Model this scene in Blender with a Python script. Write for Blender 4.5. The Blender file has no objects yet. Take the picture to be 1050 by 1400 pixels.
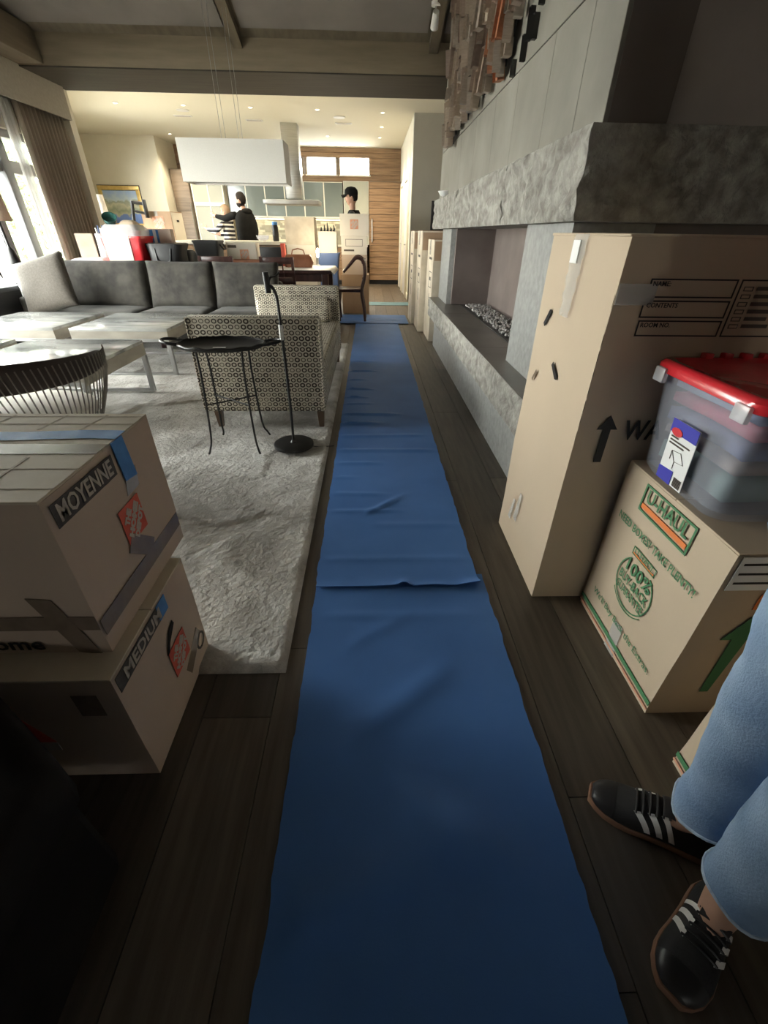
import bpy, bmesh, math, random
from mathutils import Vector, Matrix, noise
random.seed(7)
S = bpy.context.scene
COL = S.collection
R = math.radians
# ------------------------------------------------------------------ camera
CAMH = 1.2
def cam():
    p, yaw, roll = R(33.197), R(2.05), R(-.8286)
    f = Vector((math.sin(yaw)*math.cos(p), math.cos(yaw)*math.cos(p), -math.sin(p)))
    r = Vector((math.cos(yaw), -math.sin(yaw), 0)); d = f.cross(r)
    rr = math.cos(roll)*r+math.sin(roll)*d; dd = -math.sin(roll)*r+math.cos(roll)*d
    M = Matrix((rr, -dd, -f)).transposed().to_4x4(); M.translation = (0, 0, CAMH)
    c = bpy.data.cameras.new('camera'); c.sensor_fit = 'VERTICAL'; c.sensor_height = 24
    c.lens = 24*582.66/1400; c.clip_start = .02; c.clip_end = 200
    o = bpy.data.objects.new('camera', c); o.matrix_world = M; COL.objects.link(o); S.camera = o
cam()
# ------------------------------------------------------------------ world / exposure
W = bpy.data.worlds.new('overcast_sky'); S.world = W; W.use_nodes = True
bg = W.node_tree.nodes['Background']; bg.inputs[0].default_value = (1, .985, .95, 1); bg.inputs[1].default_value = 10.0
S.view_settings.view_transform = 'Standard'; S.view_settings.look = 'None'
S.view_settings.exposure = 1.82; S.view_settings.gamma = 1; S.view_settings.use_curve_mapping = False
def portal(loc, rot, sx, sy):       # sampling aid in a window opening, gives off no light of its own
    l = bpy.data.lights.new('window_portal', 'AREA'); l.shape = 'RECTANGLE'; l.size = sx; l.size_y = sy; l.cycles.is_portal = True
    o = bpy.data.objects.new('window_portal', l); o.location = loc; o.rotation_euler = rot; COL.objects.link(o)
portal((-4.35, 4.7, 1.15), (0, R(-90), 0), 2.2, 5.2)
portal((-5.15, 9.34, 1.65), (R(90), 0, R(117-180)), 2.7, 1.7)  # opening of the added kitchen window
portal((-.7, -5.78, 1.525), (R(90), 0, 0), .4, .55)  # opening of the added rear window
portal((-.9, 14.2, 2.6), (R(-90), 0, 0), 1.9, .34)

# ------------------------------------------------------------------ materials
def newmat(n):
    m = bpy.data.materials.new(n); m.use_nodes = True; return m, m.node_tree, m.node_tree.nodes['Principled BSDF']
def pm(n, c1, c2=None, scale=8, rough=.7, bump=0, bscale=None, metal=0, stretch=(1, 1, 1), detail=4, spec=.5, sheen=0, lo=.35, hi=.65, emis=None, estr=0, alpha=1, trans=0, coat=0, bdist=.01):
    m, t, b = newmat(n); N = t.nodes; L = t.links
    b.inputs['Roughness'].default_value = rough; b.inputs['Metallic'].default_value = metal
    b.inputs['Specular IOR Level'].default_value = spec
    if sheen: b.inputs['Sheen Weight'].default_value = sheen
    if coat: b.inputs['Coat Weight'].default_value = coat
    if trans: b.inputs['Transmission Weight'].default_value = trans
    if alpha < 1: b.inputs['Alpha'].default_value = alpha
    if emis: b.inputs['Emission Color'].default_value = (*emis, 1); b.inputs['Emission Strength'].default_value = estr
    b.inputs['Base Color'].default_value = (*c1, 1)
    if c2 or bump:
        tc = N.new('ShaderNodeTexCoord'); mp = N.new('ShaderNodeMapping'); mp.inputs['Scale'].default_value = stretch
        L.new(tc.outputs['Object'], mp.inputs[0])
    if c2:
        nz = N.new('ShaderNodeTexNoise'); nz.inputs['Scale'].default_value = scale; nz.inputs['Detail'].default_value = detail
        L.new(mp.outputs[0], nz.inputs[0])
        cr = N.new('ShaderNodeValToRGB'); cr.color_ramp.elements[0].position = lo; cr.color_ramp.elements[1].position = hi
        cr.color_ramp.elements[0].color = (*c1, 1); cr.color_ramp.elements[1].color = (*c2, 1)
        L.new(nz.outputs[0], cr.inputs[0]); L.new(cr.outputs[0], b.inputs['Base Color'])
    if bump:
        nb = N.new('ShaderNodeTexNoise'); nb.inputs['Scale'].default_value = bscale or scale*3; nb.inputs['Detail'].default_value = 6
        L.new(mp.outputs[0], nb.inputs[0]); bp = N.new('ShaderNodeBump'); bp.inputs['Strength'].default_value = bump; bp.inputs['Distance'].default_value = bdist
        L.new(nb.outputs[0], bp.inputs['Height']); L.new(bp.outputs[0], b.inputs['Normal'])
    return m
M = {}
M['plank'] = [pm('floor_oak_%d' % i, tuple(v*k for v in (.070, .056, .042)), tuple(v*k for v in (.112, .09, .068)), 3, .42, .12, 30, stretch=(14, 1, 1), spec=.45) for i, k in enumerate((.8, .95, 1.1, 1.28))]
M['subfloor'] = pm('subfloor', (.03, .022, .016), rough=.8)
M['wall'] = pm('cream_plaster', (.74, .70, .58), (.78, .74, .62), 3, .8, .03, 60)
M['wallgrey'] = pm('grey_plaster', (.38, .36, .30), (.42, .40, .335), 2, .8, .05, 40)
M['walldark'] = pm('brown_grey_plaster', (.30, .26, .235), (.37, .32, .29), 2.5, .75, .1, 20)
M['ceil'] = pm('cream_ceiling', (.82, .78, .64), rough=.85)
M['ceilpanel'] = pm('grey_ceiling_panel', (.20, .18, .16), (.24, .216, .192), 2, .8, .05, 40)
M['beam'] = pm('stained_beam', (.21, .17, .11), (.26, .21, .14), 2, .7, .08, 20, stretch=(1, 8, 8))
M['soffit'] = pm('dark_soffit', (.038, .03, .021), (.052, .042, .03), 2, .7, .08, 20, stretch=(1, 8, 8))
M['rafter'] = pm('stained_rafter', (.13, .105, .07), (.17, .14, .095), 2, .7, .08, 20, stretch=(8, 1, 8))
M['concrete'] = pm('concrete_panel', (.175, .163, .136), (.26, .243, .205), 2.2, .75, .12, 25, lo=.3, hi=.7)
M['pillar'] = pm('speckled_concrete', (.235, .235, .225), (.33, .332, .315), 28, .6, .12, 90, lo=.3, hi=.75)
M['rough'] = pm('split_face_stone', (.21, .195, .17), (.39, .375, .335), 16, .8, 1, 22, lo=.36, hi=.66, detail=8, bdist=.03)
M['firebox'] = pm('brown_steel', (.14, .11, .10), (.19, .155, .14), 3, .55, .05, 20)
M['sidesteel'] = pm('dark_bronze_panel', (.13, .103, .085), (.165, .132, .11), 2, .5, .05, 12)
M['hearthtop'] = pm('honed_hearth_stone', (.13, .12, .105), (.18, .165, .145), 3, .35, .05, 20)
M['gravel'] = pm('fire_glass_gravel', (.16, .15, .14), (.5, .48, .46), 60, .3, .3, 120)
M['card'] = pm('cardboard', (.52, .415, .295), (.545, .435, .31), 3, .8, .04, 80)
M['cardgrey'] = pm('greyish_cardboard', (.50, .39, .30), (.56, .44, .345), 3, .8, .08, 50)
M['cardtop'] = pm('brightened_cardboard', (.56, .48, .36), (.70, .62, .49), 5, .75, .12, 30)  # colour raised to hold the window light on the box tops
M['cardwhite'] = pm('white_cardboard', (.66, .61, .52), (.70, .65, .56), 3, .75, .03, 40)
M['carddark'] = pm('brown_cardboard', (.36, .235, .145), (.42, .28, .175), 3, .8, .05, 50)
M['tape'] = pm('brown_packing_tape', (.21, .16, .115), (.26, .20, .15), 20, .25, .05, 60, coat=.4)
M['bluetape'] = pm('blue_masking_tape', (.055, .20, .50), (.075, .25, .58), 25, .6, .1, 90)
M['ink'] = pm('black_ink', (.02, .018, .016), rough=.7)
M['inkgrey'] = pm('faded_ink', (.09, .075, .06), rough=.8)
M['crease'] = pm('worn_crease', (.36, .29, .20), (.52, .44, .33), 30, .8)
M['inkband'] = pm('grey_print_band', (.065, .06, .055), (.10, .092, .085), 40, .8)
M['letterpale'] = pm('pale_print', (.47, .42, .36), rough=.8)
M['redprint'] = pm('orange_red_print', (.60, .085, .05), (.66, .12, .075), 20, .7)
M['orangefade'] = pm('faded_orange_print', (.62, .27, .17), (.60, .33, .22), 20, .8)
M['green'] = pm('green_print', (.06, .20, .085), rough=.7)
M['orange'] = pm('orange_print', (.75, .21, .05), rough=.7)
M['hole'] = pm('hand_hole_dark', (.012, .009, .007), rough=.9)
M['white'] = pm('white_paint', (.80, .78, .74), rough=.5)
M['paper'] = pm('white_paper', (.82, .82, .80), rough=.6)
M['trim'] = pm('cream_trim', (.85, .80, .66), rough=.45)
M['steel'] = pm('brushed_steel', (.50, .50, .48), (.60, .60, .58), 4, .32, metal=1, stretch=(1, 1, 20))
M['satin'] = pm('satin_grey_metal', (.34, .34, .335), (.40, .40, .39), 6, .4, metal=.85)
M['blackmetal'] = pm('black_iron', (.018, .018, .018), (.03, .028, .026), 12, .42, .05, 60, metal=.3)
M['black'] = pm('black_plastic', (.015, .015, .016), rough=.45)
M['charcoal'] = pm('charcoal_plastic', (.045, .05, .055), (.055, .06, .066), 6, .5)
M['marble'] = pm('grey_marble', (.20, .205, .20), (.46, .465, .445), 2.2, .14, stretch=(1, 3.0, 1), detail=8, lo=.36, hi=.62, spec=.6)
M['marbleside'] = pm('travertine_edge', (.27, .245, .205), (.36, .33, .275), 4, .5, .04, 30, stretch=(1, 1, 3))
M['velvet'] = pm('grey_velvet', (.018, .016, .0125), (.070, .063, .051), 7, .8, .25, 30, sheen=.1, lo=.34, hi=.72, detail=7)
M['pillowfab'] = pm('taupe_weave', (.065, .055, .043), (.09, .077, .06), 60, .8, .3, 120, sheen=.2)
M['sequin'] = pm('silver_sequin', (.3, .3, .28), (.75, .75, .72), 70, .3, .8, 90, metal=.5)
M['darkwood'] = pm('dark_cherry_wood', (.035, .013, .011), (.06, .024, .019), 4, .3, .04, 20, stretch=(8, 8, 1))
M['legwood'] = pm('walnut_leg', (.085, .052, .032), (.12, .075, .045), 5, .45, stretch=(6, 6, 1))
M['rail'] = pm('dark_padded_rail', (.05, .037, .032), (.065, .05, .043), 8, .6, .05, 60)
M['wire'] = pm('nickel_wire', (.30, .28, .255), rough=.35, metal=.9)
M['cushion'] = pm('ivory_seat', (.70, .67, .60), (.76, .73, .66), 6, .8, .1, 60)
M['walnut'] = pm('walnut_cladding', (.20, .118, .062), (.34, .21, .115), 2.2, .45, .05, 30, stretch=(1, 5, 14))
M['walnutgrey'] = pm('greyed_walnut', (.20, .15, .105), (.28, .215, .155), 2, .5, .04, 30, stretch=(1, 5, 12))
M['cabglass'] = pm('grey_green_glass_door', (.19, .215, .195), (.22, .25, .225), 1, .12, spec=.6)
M['paleglass'] = pm('pale_glass_door', (.44, .44, .36), (.52, .52, .43), .8, .45, spec=.35)
M['counter'] = pm('pale_stone_counter', (.68, .64, .54), (.76, .72, .62), 6, .3)
M['splash'] = [pm('backsplash_stone_%d' % i, tuple(v*k for v in (.60, .54, .38)), tuple(v*k for v in (.74, .68, .50)), 9, .7, .2, 50) for i, k in enumerate((.5, .72, .95))]
M['linen'] = pm('linen_shade', (.84, .81, .74), (.87, .84, .77), 90, .85, .05, 200)
M['curtain'] = pm('taupe_curtain', (.28, .235, .18), (.38, .325, .255), 5, .85, .1, 120, stretch=(1, 1, .15))
M['valance'] = pm('linen_valance', (.33, .305, .25), (.37, .34, .28), 30, .85)
M['frame'] = pm('grey_window_frame', (.20, .205, .21), rough=.5)
M['lampshade'] = pm('peach_lampshade', (.50, .36, .27), (.55, .40, .30), 60, .8)
M['gold'] = pm('gilt_frame', (.66, .46, .15), (.78, .58, .23), 14, .35, metal=.35)
M['redplastic'] = pm('red_plastic', (.60, .02, .03), (.66, .03, .04), 8, .25, coat=.5)
M['blueplastic'] = pm('blue_bin', (.09, .15, .32), rough=.5)
M['greenglass'] = pm('green_bowl', (.035, .12, .10), rough=.25)
M['leather'] = pm('brown_leather', (.23, .085, .04), (.30, .12, .06), 8, .5, .15, 40)
M['denim'] = pm('light_wash_denim', (.19, .30, .48), (.40, .53, .70), 7, .85, .35, 220, lo=.3, hi=.75)
M['denimhem'] = pm('frayed_hem', (.42, .54, .68), (.55, .65, .76), 60, .9, .4, 200)
M['suede'] = pm('black_suede', (.012, .011, .012), (.02, .019, .019), 20, .8, .1, 120)
M['ottoman'] = pm('matt_black_leather', (.012, .011, .0105), (.018, .016, .015), 8, .85, .1, 40, spec=.15)
M['leatherblack'] = pm('black_leather', (.016, .015, .016), rough=.4)
M['gum'] = pm('gum_sole', (.25, .13, .08), rough=.55)
M['stripe'] = pm('white_leather_stripe', (.78, .76, .73), rough=.45)
M['skin'] = pm('skin', (.50, .29, .20), (.56, .33, .235), 12, .55)
M['hair'] = pm('dark_hair', (.015, .011, .009), rough=.8, spec=.2, bump=.4, bscale=90)
M['fairhair'] = pm('light_brown_hair', (.26, .17, .10), rough=.6, bump=.4, bscale=90)
M['hoodie'] = pm('black_hoodie', (.008, .008, .008), (.013, .013, .0125), 9, .95, .15, 40, spec=.15)
M['jeansdark'] = pm('pale_jeans', (.36, .42, .52), (.42, .48, .58), 9, .85)
M['leaf'] = [pm('foliage_%d' % i, c, rough=.6) for i, c in enumerate(((.20, .28, .12), (.29, .38, .18), (.40, .48, .27)))]
M['bark'] = pm('bark', (.10, .07, .05), rough=.9)
M['terrace'] = pm('terrace_stone', (.40, .385, .35), (.47, .45, .41), 3, .9)
M['lens'] = pm('downlight_lens', (.9, .85, .7), rough=.4, emis=(1, .84, .58), estr=4)
M['strip'] = pm('under_cabinet_strip', (.9, .85, .7), rough=.4, emis=(1, .85, .58), estr=3)
M['glint'] = pm('reflection_glint', (1, .95, .8), rough=.4, emis=(1, .86, .6), estr=30)  # glow standing for a reflection, on the added lamp
M['copper'] = [pm('art_tile_%d' % i, c, tuple(min(1, v*1.25) for v in c), 12, .5, .2, 40, metal=.15) for i, c in enumerate(((.30, .235, .185), (.38, .31, .245), (.22, .165, .13), (.45, .385, .31), (.38, .165, .085), (.34, .29, .24)))]
M['artshadow'] = pm('art_shadow_streak', (.05, .048, .044), rough=.8)  # dark tone standing for the sculpture's cast shadows
M['wrap'] = pm('bubble_wrap', (.74, .74, .74), (.86, .86, .86), 30, .25, .5, 60, alpha=.75)
def glassmat(n, col, fac, rough=.03):      # see-through pane: mostly transparent, part gloss
    m = bpy.data.materials.new(n); m.use_nodes = True; t = m.node_tree; t.nodes.clear()
    o = t.nodes.new('ShaderNodeOutputMaterial'); mx = t.nodes.new('ShaderNodeMixShader'); tr = t.nodes.new('ShaderNodeBsdfTransparent'); gl = t.nodes.new('ShaderNodeBsdfGlossy')
    tr.inputs[0].default_value = (*col, 1); gl.inputs['Roughness'].default_value = rough; mx.inputs[0].default_value = fac
    t.links.new(tr.outputs[0], mx.inputs[1]); t.links.new(gl.outputs[0], mx.inputs[2]); t.links.new(mx.outputs[0], o.inputs[0]); return m
M['pane'] = glassmat('window_glass', (.95, .97, .96), .06)
def frostmat(n, col, fac):                 # milky translucent plastic
    m = bpy.data.materials.new(n); m.use_nodes = True; t = m.node_tree; b = t.nodes['Principled BSDF']; o = t.nodes['Material Output']
    b.inputs['Base Color'].default_value = (*col, 1); b.inputs['Roughness'].default_value = .22; b.inputs['Coat Weight'].default_value = .3
    mx = t.nodes.new('ShaderNodeMixShader'); tr = t.nodes.new('ShaderNodeBsdfTransparent'); tr.inputs[0].default_value = (.95, .96, 1, 1); mx.inputs[0].default_value = fac
    t.links.new(tr.outputs[0], mx.inputs[1]); t.links.new(b.outputs[0], mx.inputs[2]); t.links.new(mx.outputs[0], o.inputs[0]); return m
M['clearplastic'] = frostmat('milky_clear_plastic', (.72, .74, .80), .2)
M['latch'] = frostmat('milky_latch', (.78, .78, .78), .6)
M['cleartape'] = frostmat('clear_packing_tape', (.80, .77, .70), .38)
M['clearbag'] = frostmat('clear_plastic_bag', (.80, .82, .85), .5)
M['sheer'] = frostmat('sheer_curtain', (.78, .76, .68), .55)
def ringmat():                             # woven ring pattern, flat print on the upholstery, mapped by UV in metres
    m, t, b = newmat('ring_pattern_fabric'); N = t.nodes; L = t.links
    def mth(op, a, c=None, v=None):
        n = N.new('ShaderNodeMath'); n.operation = op
        for i, x in enumerate((a, c)):
            if x is None: continue
            if isinstance(x, (int, float)): n.inputs[i].default_value = x
            else: L.new(x, n.inputs[i])
        return n.outputs[0]
    uv = N.new('ShaderNodeUVMap'); sp = N.new('ShaderNodeSeparateXYZ'); L.new(uv.outputs[0], sp.inputs[0])
    v = mth('DIVIDE', sp.outputs[1], .033); row = mth('FLOOR', v); sh = mth('MULTIPLY', mth('MODULO', mth('ABSOLUTE', row), 2), .5)
    u = mth('ADD', mth('DIVIDE', sp.outputs[0], .0395), sh); colm = mth('FLOOR', u)
    du = mth('SUBTRACT', mth('FRACT', u), .5); dv = mth('SUBTRACT', mth('FRACT', v), .5)
    d = mth('SQRT', mth('ADD', mth('MULTIPLY', du, du), mth('MULTIPLY', mth('MULTIPLY', dv, dv), .95)))
    cb = N.new('ShaderNodeCombineXYZ'); L.new(colm, cb.inputs[0]); L.new(row, cb.inputs[1])
    wn = N.new('ShaderNodeTexWhiteNoise'); wn.noise_dimensions = '2D'; L.new(cb.outputs[0], wn.inputs['Vector'])
    wd = mth('ADD', mth('MULTIPLY', wn.outputs[0], .075), .055)
    ring = mth('LESS_THAN', mth('ABSOLUTE', mth('SUBTRACT', d, .33)), wd)
    mx = N.new('ShaderNodeMix'); mx.data_type = 'RGBA'; L.new(ring, mx.inputs[0])
    mx.inputs[6].default_value = (.60, .55, .44, 1); mx.inputs[7].default_value = (.055, .042, .03, 1)
    L.new(mx.outputs[2], b.inputs['Base Color']); b.inputs['Roughness'].default_value = .85
    return m
M['ring'] = ringmat()
def rugmat():
    m, t, b = newmat('carved_wool_rug'); N = t.nodes; L = t.links
    tc = N.new('ShaderNodeTexCoord')
    n1 = N.new('ShaderNodeTexNoise'); n1.inputs['Scale'].default_value = 2.6; n1.inputs['Detail'].default_value = 9; n1.inputs['Roughness'].default_value = .62; n1.inputs['Distortion'].default_value = 1.1; L.new(tc.outputs['Object'], n1.inputs[0])
    cr = N.new('ShaderNodeValToRGB'); cr.color_ramp.elements[0].position = .33; cr.color_ramp.elements[1].position = .66
    cr.color_ramp.elements[0].color = (.235, .21, .175, 1); cr.color_ramp.elements[1].color = (.63, .615, .58, 1); L.new(n1.outputs[0], cr.inputs[0])
    L.new(cr.outputs[0], b.inputs['Base Color']); b.inputs['Roughness'].default_value = .85; b.inputs['Sheen Weight'].default_value = .25
    n2 = N.new('ShaderNodeTexNoise'); n2.inputs['Scale'].default_value = 38; n2.inputs['Detail'].default_value = 5; L.new(tc.outputs['Object'], n2.inputs[0])
    bp = N.new('ShaderNodeBump'); bp.inputs['Strength'].default_value = .9; bp.inputs['Distance'].default_value = .016; L.new(n2.outputs[0], bp.inputs['Height']); L.new(bp.outputs[0], b.inputs['Normal'])
    return m
M['rug'] = rugmat()
def runnermat():
    m, t, b = newmat('blue_neoprene'); N = t.nodes; L = t.links
    tc = N.new('ShaderNodeTexCoord'); n1 = N.new('ShaderNodeTexNoise'); n1.inputs['Scale'].default_value = 3; n1.inputs['Detail'].default_value = 6; L.new(tc.outputs['Object'], n1.inputs[0])
    cr = N.new('ShaderNodeValToRGB'); cr.color_ramp.elements[0].position = .3; cr.color_ramp.elements[1].position = .7
    cr.color_ramp.elements[0].color = (.054, .160, .425, 1); cr.color_ramp.elements[1].color = (.072, .195, .495, 1); L.new(n1.outputs[0], cr.inputs[0]); L.new(cr.outputs[0], b.inputs['Base Color'])
    b.inputs['Roughness'].default_value = .62; b.inputs['Specular IOR Level'].default_value = .35
    n2 = N.new('ShaderNodeTexNoise'); n2.inputs['Scale'].default_value = 300; L.new(tc.outputs['Object'], n2.inputs[0]); bp = N.new('ShaderNodeBump'); bp.inputs['Strength'].default_value = .15; bp.inputs['Distance'].default_value = .002
    L.new(n2.outputs[0], bp.inputs['Height']); L.new(bp.outputs[0], b.inputs['Normal']); return m
M['runner'] = runnermat()
M['runnerteal'] = pm('teal_runner', (.10, .22, .27), (.13, .26, .31), 6, .7)
def paintmat():                            # loose coastal view: sky, land, foliage, blue water, by height on the canvas
    m, t, b = newmat('landscape_canvas'); N = t.nodes; L = t.links
    tc = N.new('ShaderNodeTexCoord'); sp = N.new('ShaderNodeSeparateXYZ'); L.new(tc.outputs['Object'], sp.inputs[0])
    nz = N.new('ShaderNodeTexNoise'); nz.inputs['Scale'].default_value = 6; nz.inputs['Detail'].default_value = 6; L.new(tc.outputs['Object'], nz.inputs[0])
    a = N.new('ShaderNodeMath'); a.operation = 'MULTIPLY_ADD'; L.new(nz.outputs[0], a.inputs[0]); a.inputs[1].default_value = .34; L.new(sp.outputs[2], a.inputs[2])
    cr = N.new('ShaderNodeValToRGB'); cr.color_ramp.interpolation = 'LINEAR'; e = cr.color_ramp.elements
    e[0].position = .17; e[0].color = (.30, .38, .45, 1); e[1].position = .24; e[1].color = (.14, .25, .62, 1)
    for p, c in ((.40, (.14, .23, .52)), (.43, (.40, .42, .33)), (.52, (.22, .27, .20)), (.62, (.45, .46, .38)), (.68, (.25, .30, .27)), (.72, (.42, .50, .58)), (.9, (.24, .36, .58))):
        q = e.new(p); q.color = (*[min(1, v*1.6) for v in c], 1)
    L.new(a.outputs[0], cr.inputs[0]); L.new(cr.outputs[0], b.inputs['Base Color']); b.inputs['Roughness'].default_value = .5; return m
M['painting'] = paintmat()
def stripemat():                           # knitted black and white stripes
    m, t, b = newmat('striped_knit'); N = t.nodes; L = t.links
    tc = N.new('ShaderNodeTexCoord'); w = N.new('ShaderNodeTexWave'); w.bands_direction = 'Z'; w.inputs['Scale'].default_value = 4.2; w.inputs['Distortion'].default_value = .6; L.new(tc.outputs['Object'], w.inputs[0])
    cr = N.new('ShaderNodeValToRGB'); cr.color_ramp.interpolation = 'CONSTANT'; cr.color_ramp.elements[0].color = (.02, .02, .025, 1); cr.color_ramp.elements[1].position = .62; cr.color_ramp.elements[1].color = (.75, .73, .68, 1)
    L.new(w.outputs[0], cr.inputs[0]); L.new(cr.outputs[0], b.inputs['Base Color']); b.inputs['Roughness'].default_value = .9; return m
M['knit'] = stripemat()

# ------------------------------------------------------------------ mesh helpers
class MB:
    def __init__(s): s.bm = bmesh.new()
    def box(s, x0, x1, y0, y1, z0, z1, bev=0, seg=2, mtx=None):
        b = s.bm
        v = [b.verts.new(c) for c in ((x0, y0, z0), (x1, y0, z0), (x1, y1, z0), (x0, y1, z0), (x0, y0, z1), (x1, y0, z1), (x1, y1, z1), (x0, y1, z1))]
        if mtx: 
            for q in v: q.co = mtx @ q.co
        fs = [b.faces.new([v[i] for i in f]) for f in ((3, 2, 1, 0), (4, 5, 6, 7), (0, 1, 5, 4), (1, 2, 6, 5), (2, 3, 7, 6), (3, 0, 4, 7))]
        if bev:
            es = list({e for f in fs for e in f.edges}); bmesh.ops.bevel(b, geom=es, offset=bev, segments=seg, affect='EDGES', profile=.5)
        return s
    def loft(s, rings, cap0=True, cap1=True, closed=True):
        b = s.bm; rr = [[b.verts.new(p) for p in r] for r in rings]; n = len(rings[0])
        for a, c in zip(rr, rr[1:]):
            for i in range(n if closed else n-1):
                j = (i+1) % n; b.faces.new((a[i], a[j], c[j], c[i]))
        if closed and cap0: b.faces.new(list(reversed(rr[0])))
        if closed and cap1: b.faces.new(rr[-1])
        return s
    def tube(s, pts, r, n=8, cap=True, sm=0):
        pts = [Vector(p) for p in pts]; rs = list(r) if isinstance(r, (list, tuple)) else [r]*len(pts); rings = []
        if sm:                                   # Catmull-Rom resampling of a bent rod
            P4 = [pts[0]]+pts+[pts[-1]]; q = []; q2 = []
            for i in range(len(pts)-1):
                a, b, c, d = P4[i:i+4]
                for k in range(sm):
                    t = k/sm; q.append(.5*((2*b)+(c-a)*t+(2*a-5*b+4*c-d)*t*t+(3*b-a-3*c+d)*t**3)); q2.append(rs[i]+(rs[i+1]-rs[i])*t)
            pts = q+[pts[-1]]; rs = q2+[rs[-1]]
        up = None
        for i, p in enumerate(pts):
            t = (pts[min(i+1, len(pts)-1)]-pts[max(i-1, 0)]).normalized()
            if up is None: up = t.orthogonal().normalized()
            up = (up-t*up.dot(t)).normalized(); w = t.cross(up)
            rings.append([p+(up*math.cos(2*math.pi*k/n)+w*math.sin(2*math.pi*k/n))*rs[i] for k in range(n)])
        return s.loft(rings, cap, cap)
    def lathe(s, prof, n=24, c=(0, 0, 0), cap=True, sx=1, sy=1):
        return s.loft([[(c[0]+r*sx*math.cos(2*math.pi*k/n), c[1]+r*sy*math.sin(2*math.pi*k/n), c[2]+z) for k in range(n)] for r, z in prof], cap, cap)
    def ell(s, c, rx, ry, rz, n=16, m=10, fn=None):
        rings = []
        for i in range(1, m):
            a = math.pi*i/m
            rings.append([Vector((rx*math.sin(a)*math.cos(2*math.pi*k/n), ry*math.sin(a)*math.sin(2*math.pi*k/n), -rz*math.cos(a))) for k in range(n)])
        if fn: rings = [[fn(p) for p in r] for r in rings]
        return s.loft([[p+Vector(c) for p in r] for r in rings])
    def poly(s, pts, n, th=.0012):          # thin printed patch / sheet with thickness along n
        n = Vector(n)*th; a = [Vector(p) for p in pts]; return s.loft([a, [p+n for p in a]])
    def grid(s, nx, ny, fn):
        v = [[s.bm.verts.new(fn(i/nx, j/ny)) for i in range(nx+1)] for j in range(ny+1)]
        for j in range(ny):
            for i in range(nx): s.bm.faces.new((v[j][i], v[j][i+1], v[j+1][i+1], v[j+1][i]))
        return s
    def mesh(s, name, smooth=False, ang=None):
        b = s.bm; bmesh.ops.recalc_face_normals(b, faces=b.faces)
        uvl = b.loops.layers.uv.new('UVMap')
        for f in b.faces:
            n = f.normal; ax = max(range(3), key=lambda i: abs(n[i])); f.smooth = smooth
            for l in f.loops:
                c = l.vert.co; l[uvl].uv = (c.y, c.z) if ax == 0 else ((c.x, c.z) if ax == 1 else (c.x, c.y))
        me = bpy.data.meshes.new(name); b.to_mesh(me); b.free()
        if smooth and ang: 
            try: me.set_sharp_from_angle(angle=R(ang))
            except Exception: pass
        return me
    def build(s, name, mat, parent=None, smooth=False, ang=40):
        me = s.mesh(name, smooth, ang)
        for m in (mat if isinstance(mat, (list, tuple)) else [mat]): me.materials.append(m)
        o = bpy.data.objects.new(name, me); COL.objects.link(o)
        if parent: o.parent = parent
        return o
def tag(o, label, cat, group=None, kind=None):
    o['label'] = label; o['category'] = cat
    if group: o['group'] = group
    if kind: o['kind'] = kind
    return o
def thing(name, label, cat, loc=(0, 0, 0), rz=0, group=None, rot=None):
    o = bpy.data.objects.new(name, None); COL.objects.link(o); o.empty_display_size = .1
    o.location = loc; o.rotation_euler = rot or (0, 0, rz); return tag(o, label, cat, group)
def struct(o): o['kind'] = 'structure'; return o
def bx(name, mat, parent, x0, x1, y0, y1, z0, z1, bev=0, seg=2): return MB().box(x0, x1, y0, y1, z0, z1, bev, seg).build(name, mat, parent, bev > 0)
def dup(root, loc, rz=None, label=None):
    r = root.copy(); COL.objects.link(r); r.location = loc
    if rz is not None: r.rotation_euler = (0, 0, rz)
    if label: r['label'] = label
    for ch in list(root.children):
        c = ch.copy(); COL.objects.link(c); c.parent = r
        for g in list(ch.children): d = g.copy(); COL.objects.link(d); d.parent = c
    return r
def text(parent, name, s, O, Rv, Uv, mat, size, width=None, bold=0, align='CENTER', off=.0016):
    cu = bpy.data.curves.new('t', 'FONT'); cu.body = s; cu.size = size; cu.offset = bold; cu.extrude = .0003; cu.align_x = align; cu.align_y = 'CENTER'; cu.resolution_u = 2
    t = bpy.data.objects.new('t', cu); COL.objects.link(t); dg = bpy.context.evaluated_depsgraph_get()
    me = bpy.data.meshes.new_from_object(t.evaluated_get(dg)); bpy.data.objects.remove(t); me.name = name
    if width:
        xs = [v.co.x for v in me.vertices]; k = width/max(1e-4, max(xs)-min(xs))
        for v in me.vertices: v.co.x *= k
    Rv = Vector(Rv); Uv = Vector(Uv); Nv = Rv.cross(Uv)
    mt = Matrix((Rv, Uv, Nv)).transposed().to_4x4(); mt.translation = Vector(O)+Nv*off
    me.transform(mt); me.materials.clear(); me.materials.append(mat)
    o = bpy.data.objects.new(name, me); COL.objects.link(o); o.parent = parent; return o
def decal(parent, name, pts, O, Rv, Uv, mat, th=.0012):
    Rv = Vector(Rv); Uv = Vector(Uv); N = Rv.cross(Uv); O = Vector(O)
    return MB().poly([O+Rv*a+Uv*b for a, b in pts], N, th).build(name, mat, parent)
def rect(a, b, c, d): return [(a, b), (c, b), (c, d), (a, d)]
def outline(parent, name, a, b, c, d, w, O, Rv, Uv, mat, rad=0):
    mb = MB(); Rv = Vector(Rv); Uv = Vector(Uv); N = Rv.cross(Uv); O = Vector(O)
    for q in (rect(a, b, c, b+w), rect(a, d-w, c, d), rect(a, b+w, a+w, d-w), rect(c-w, b+w, c, d-w)):
        mb.poly([O+Rv*x+Uv*y for x, y in q], N)
    return mb.build(name, mat, parent)
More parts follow.
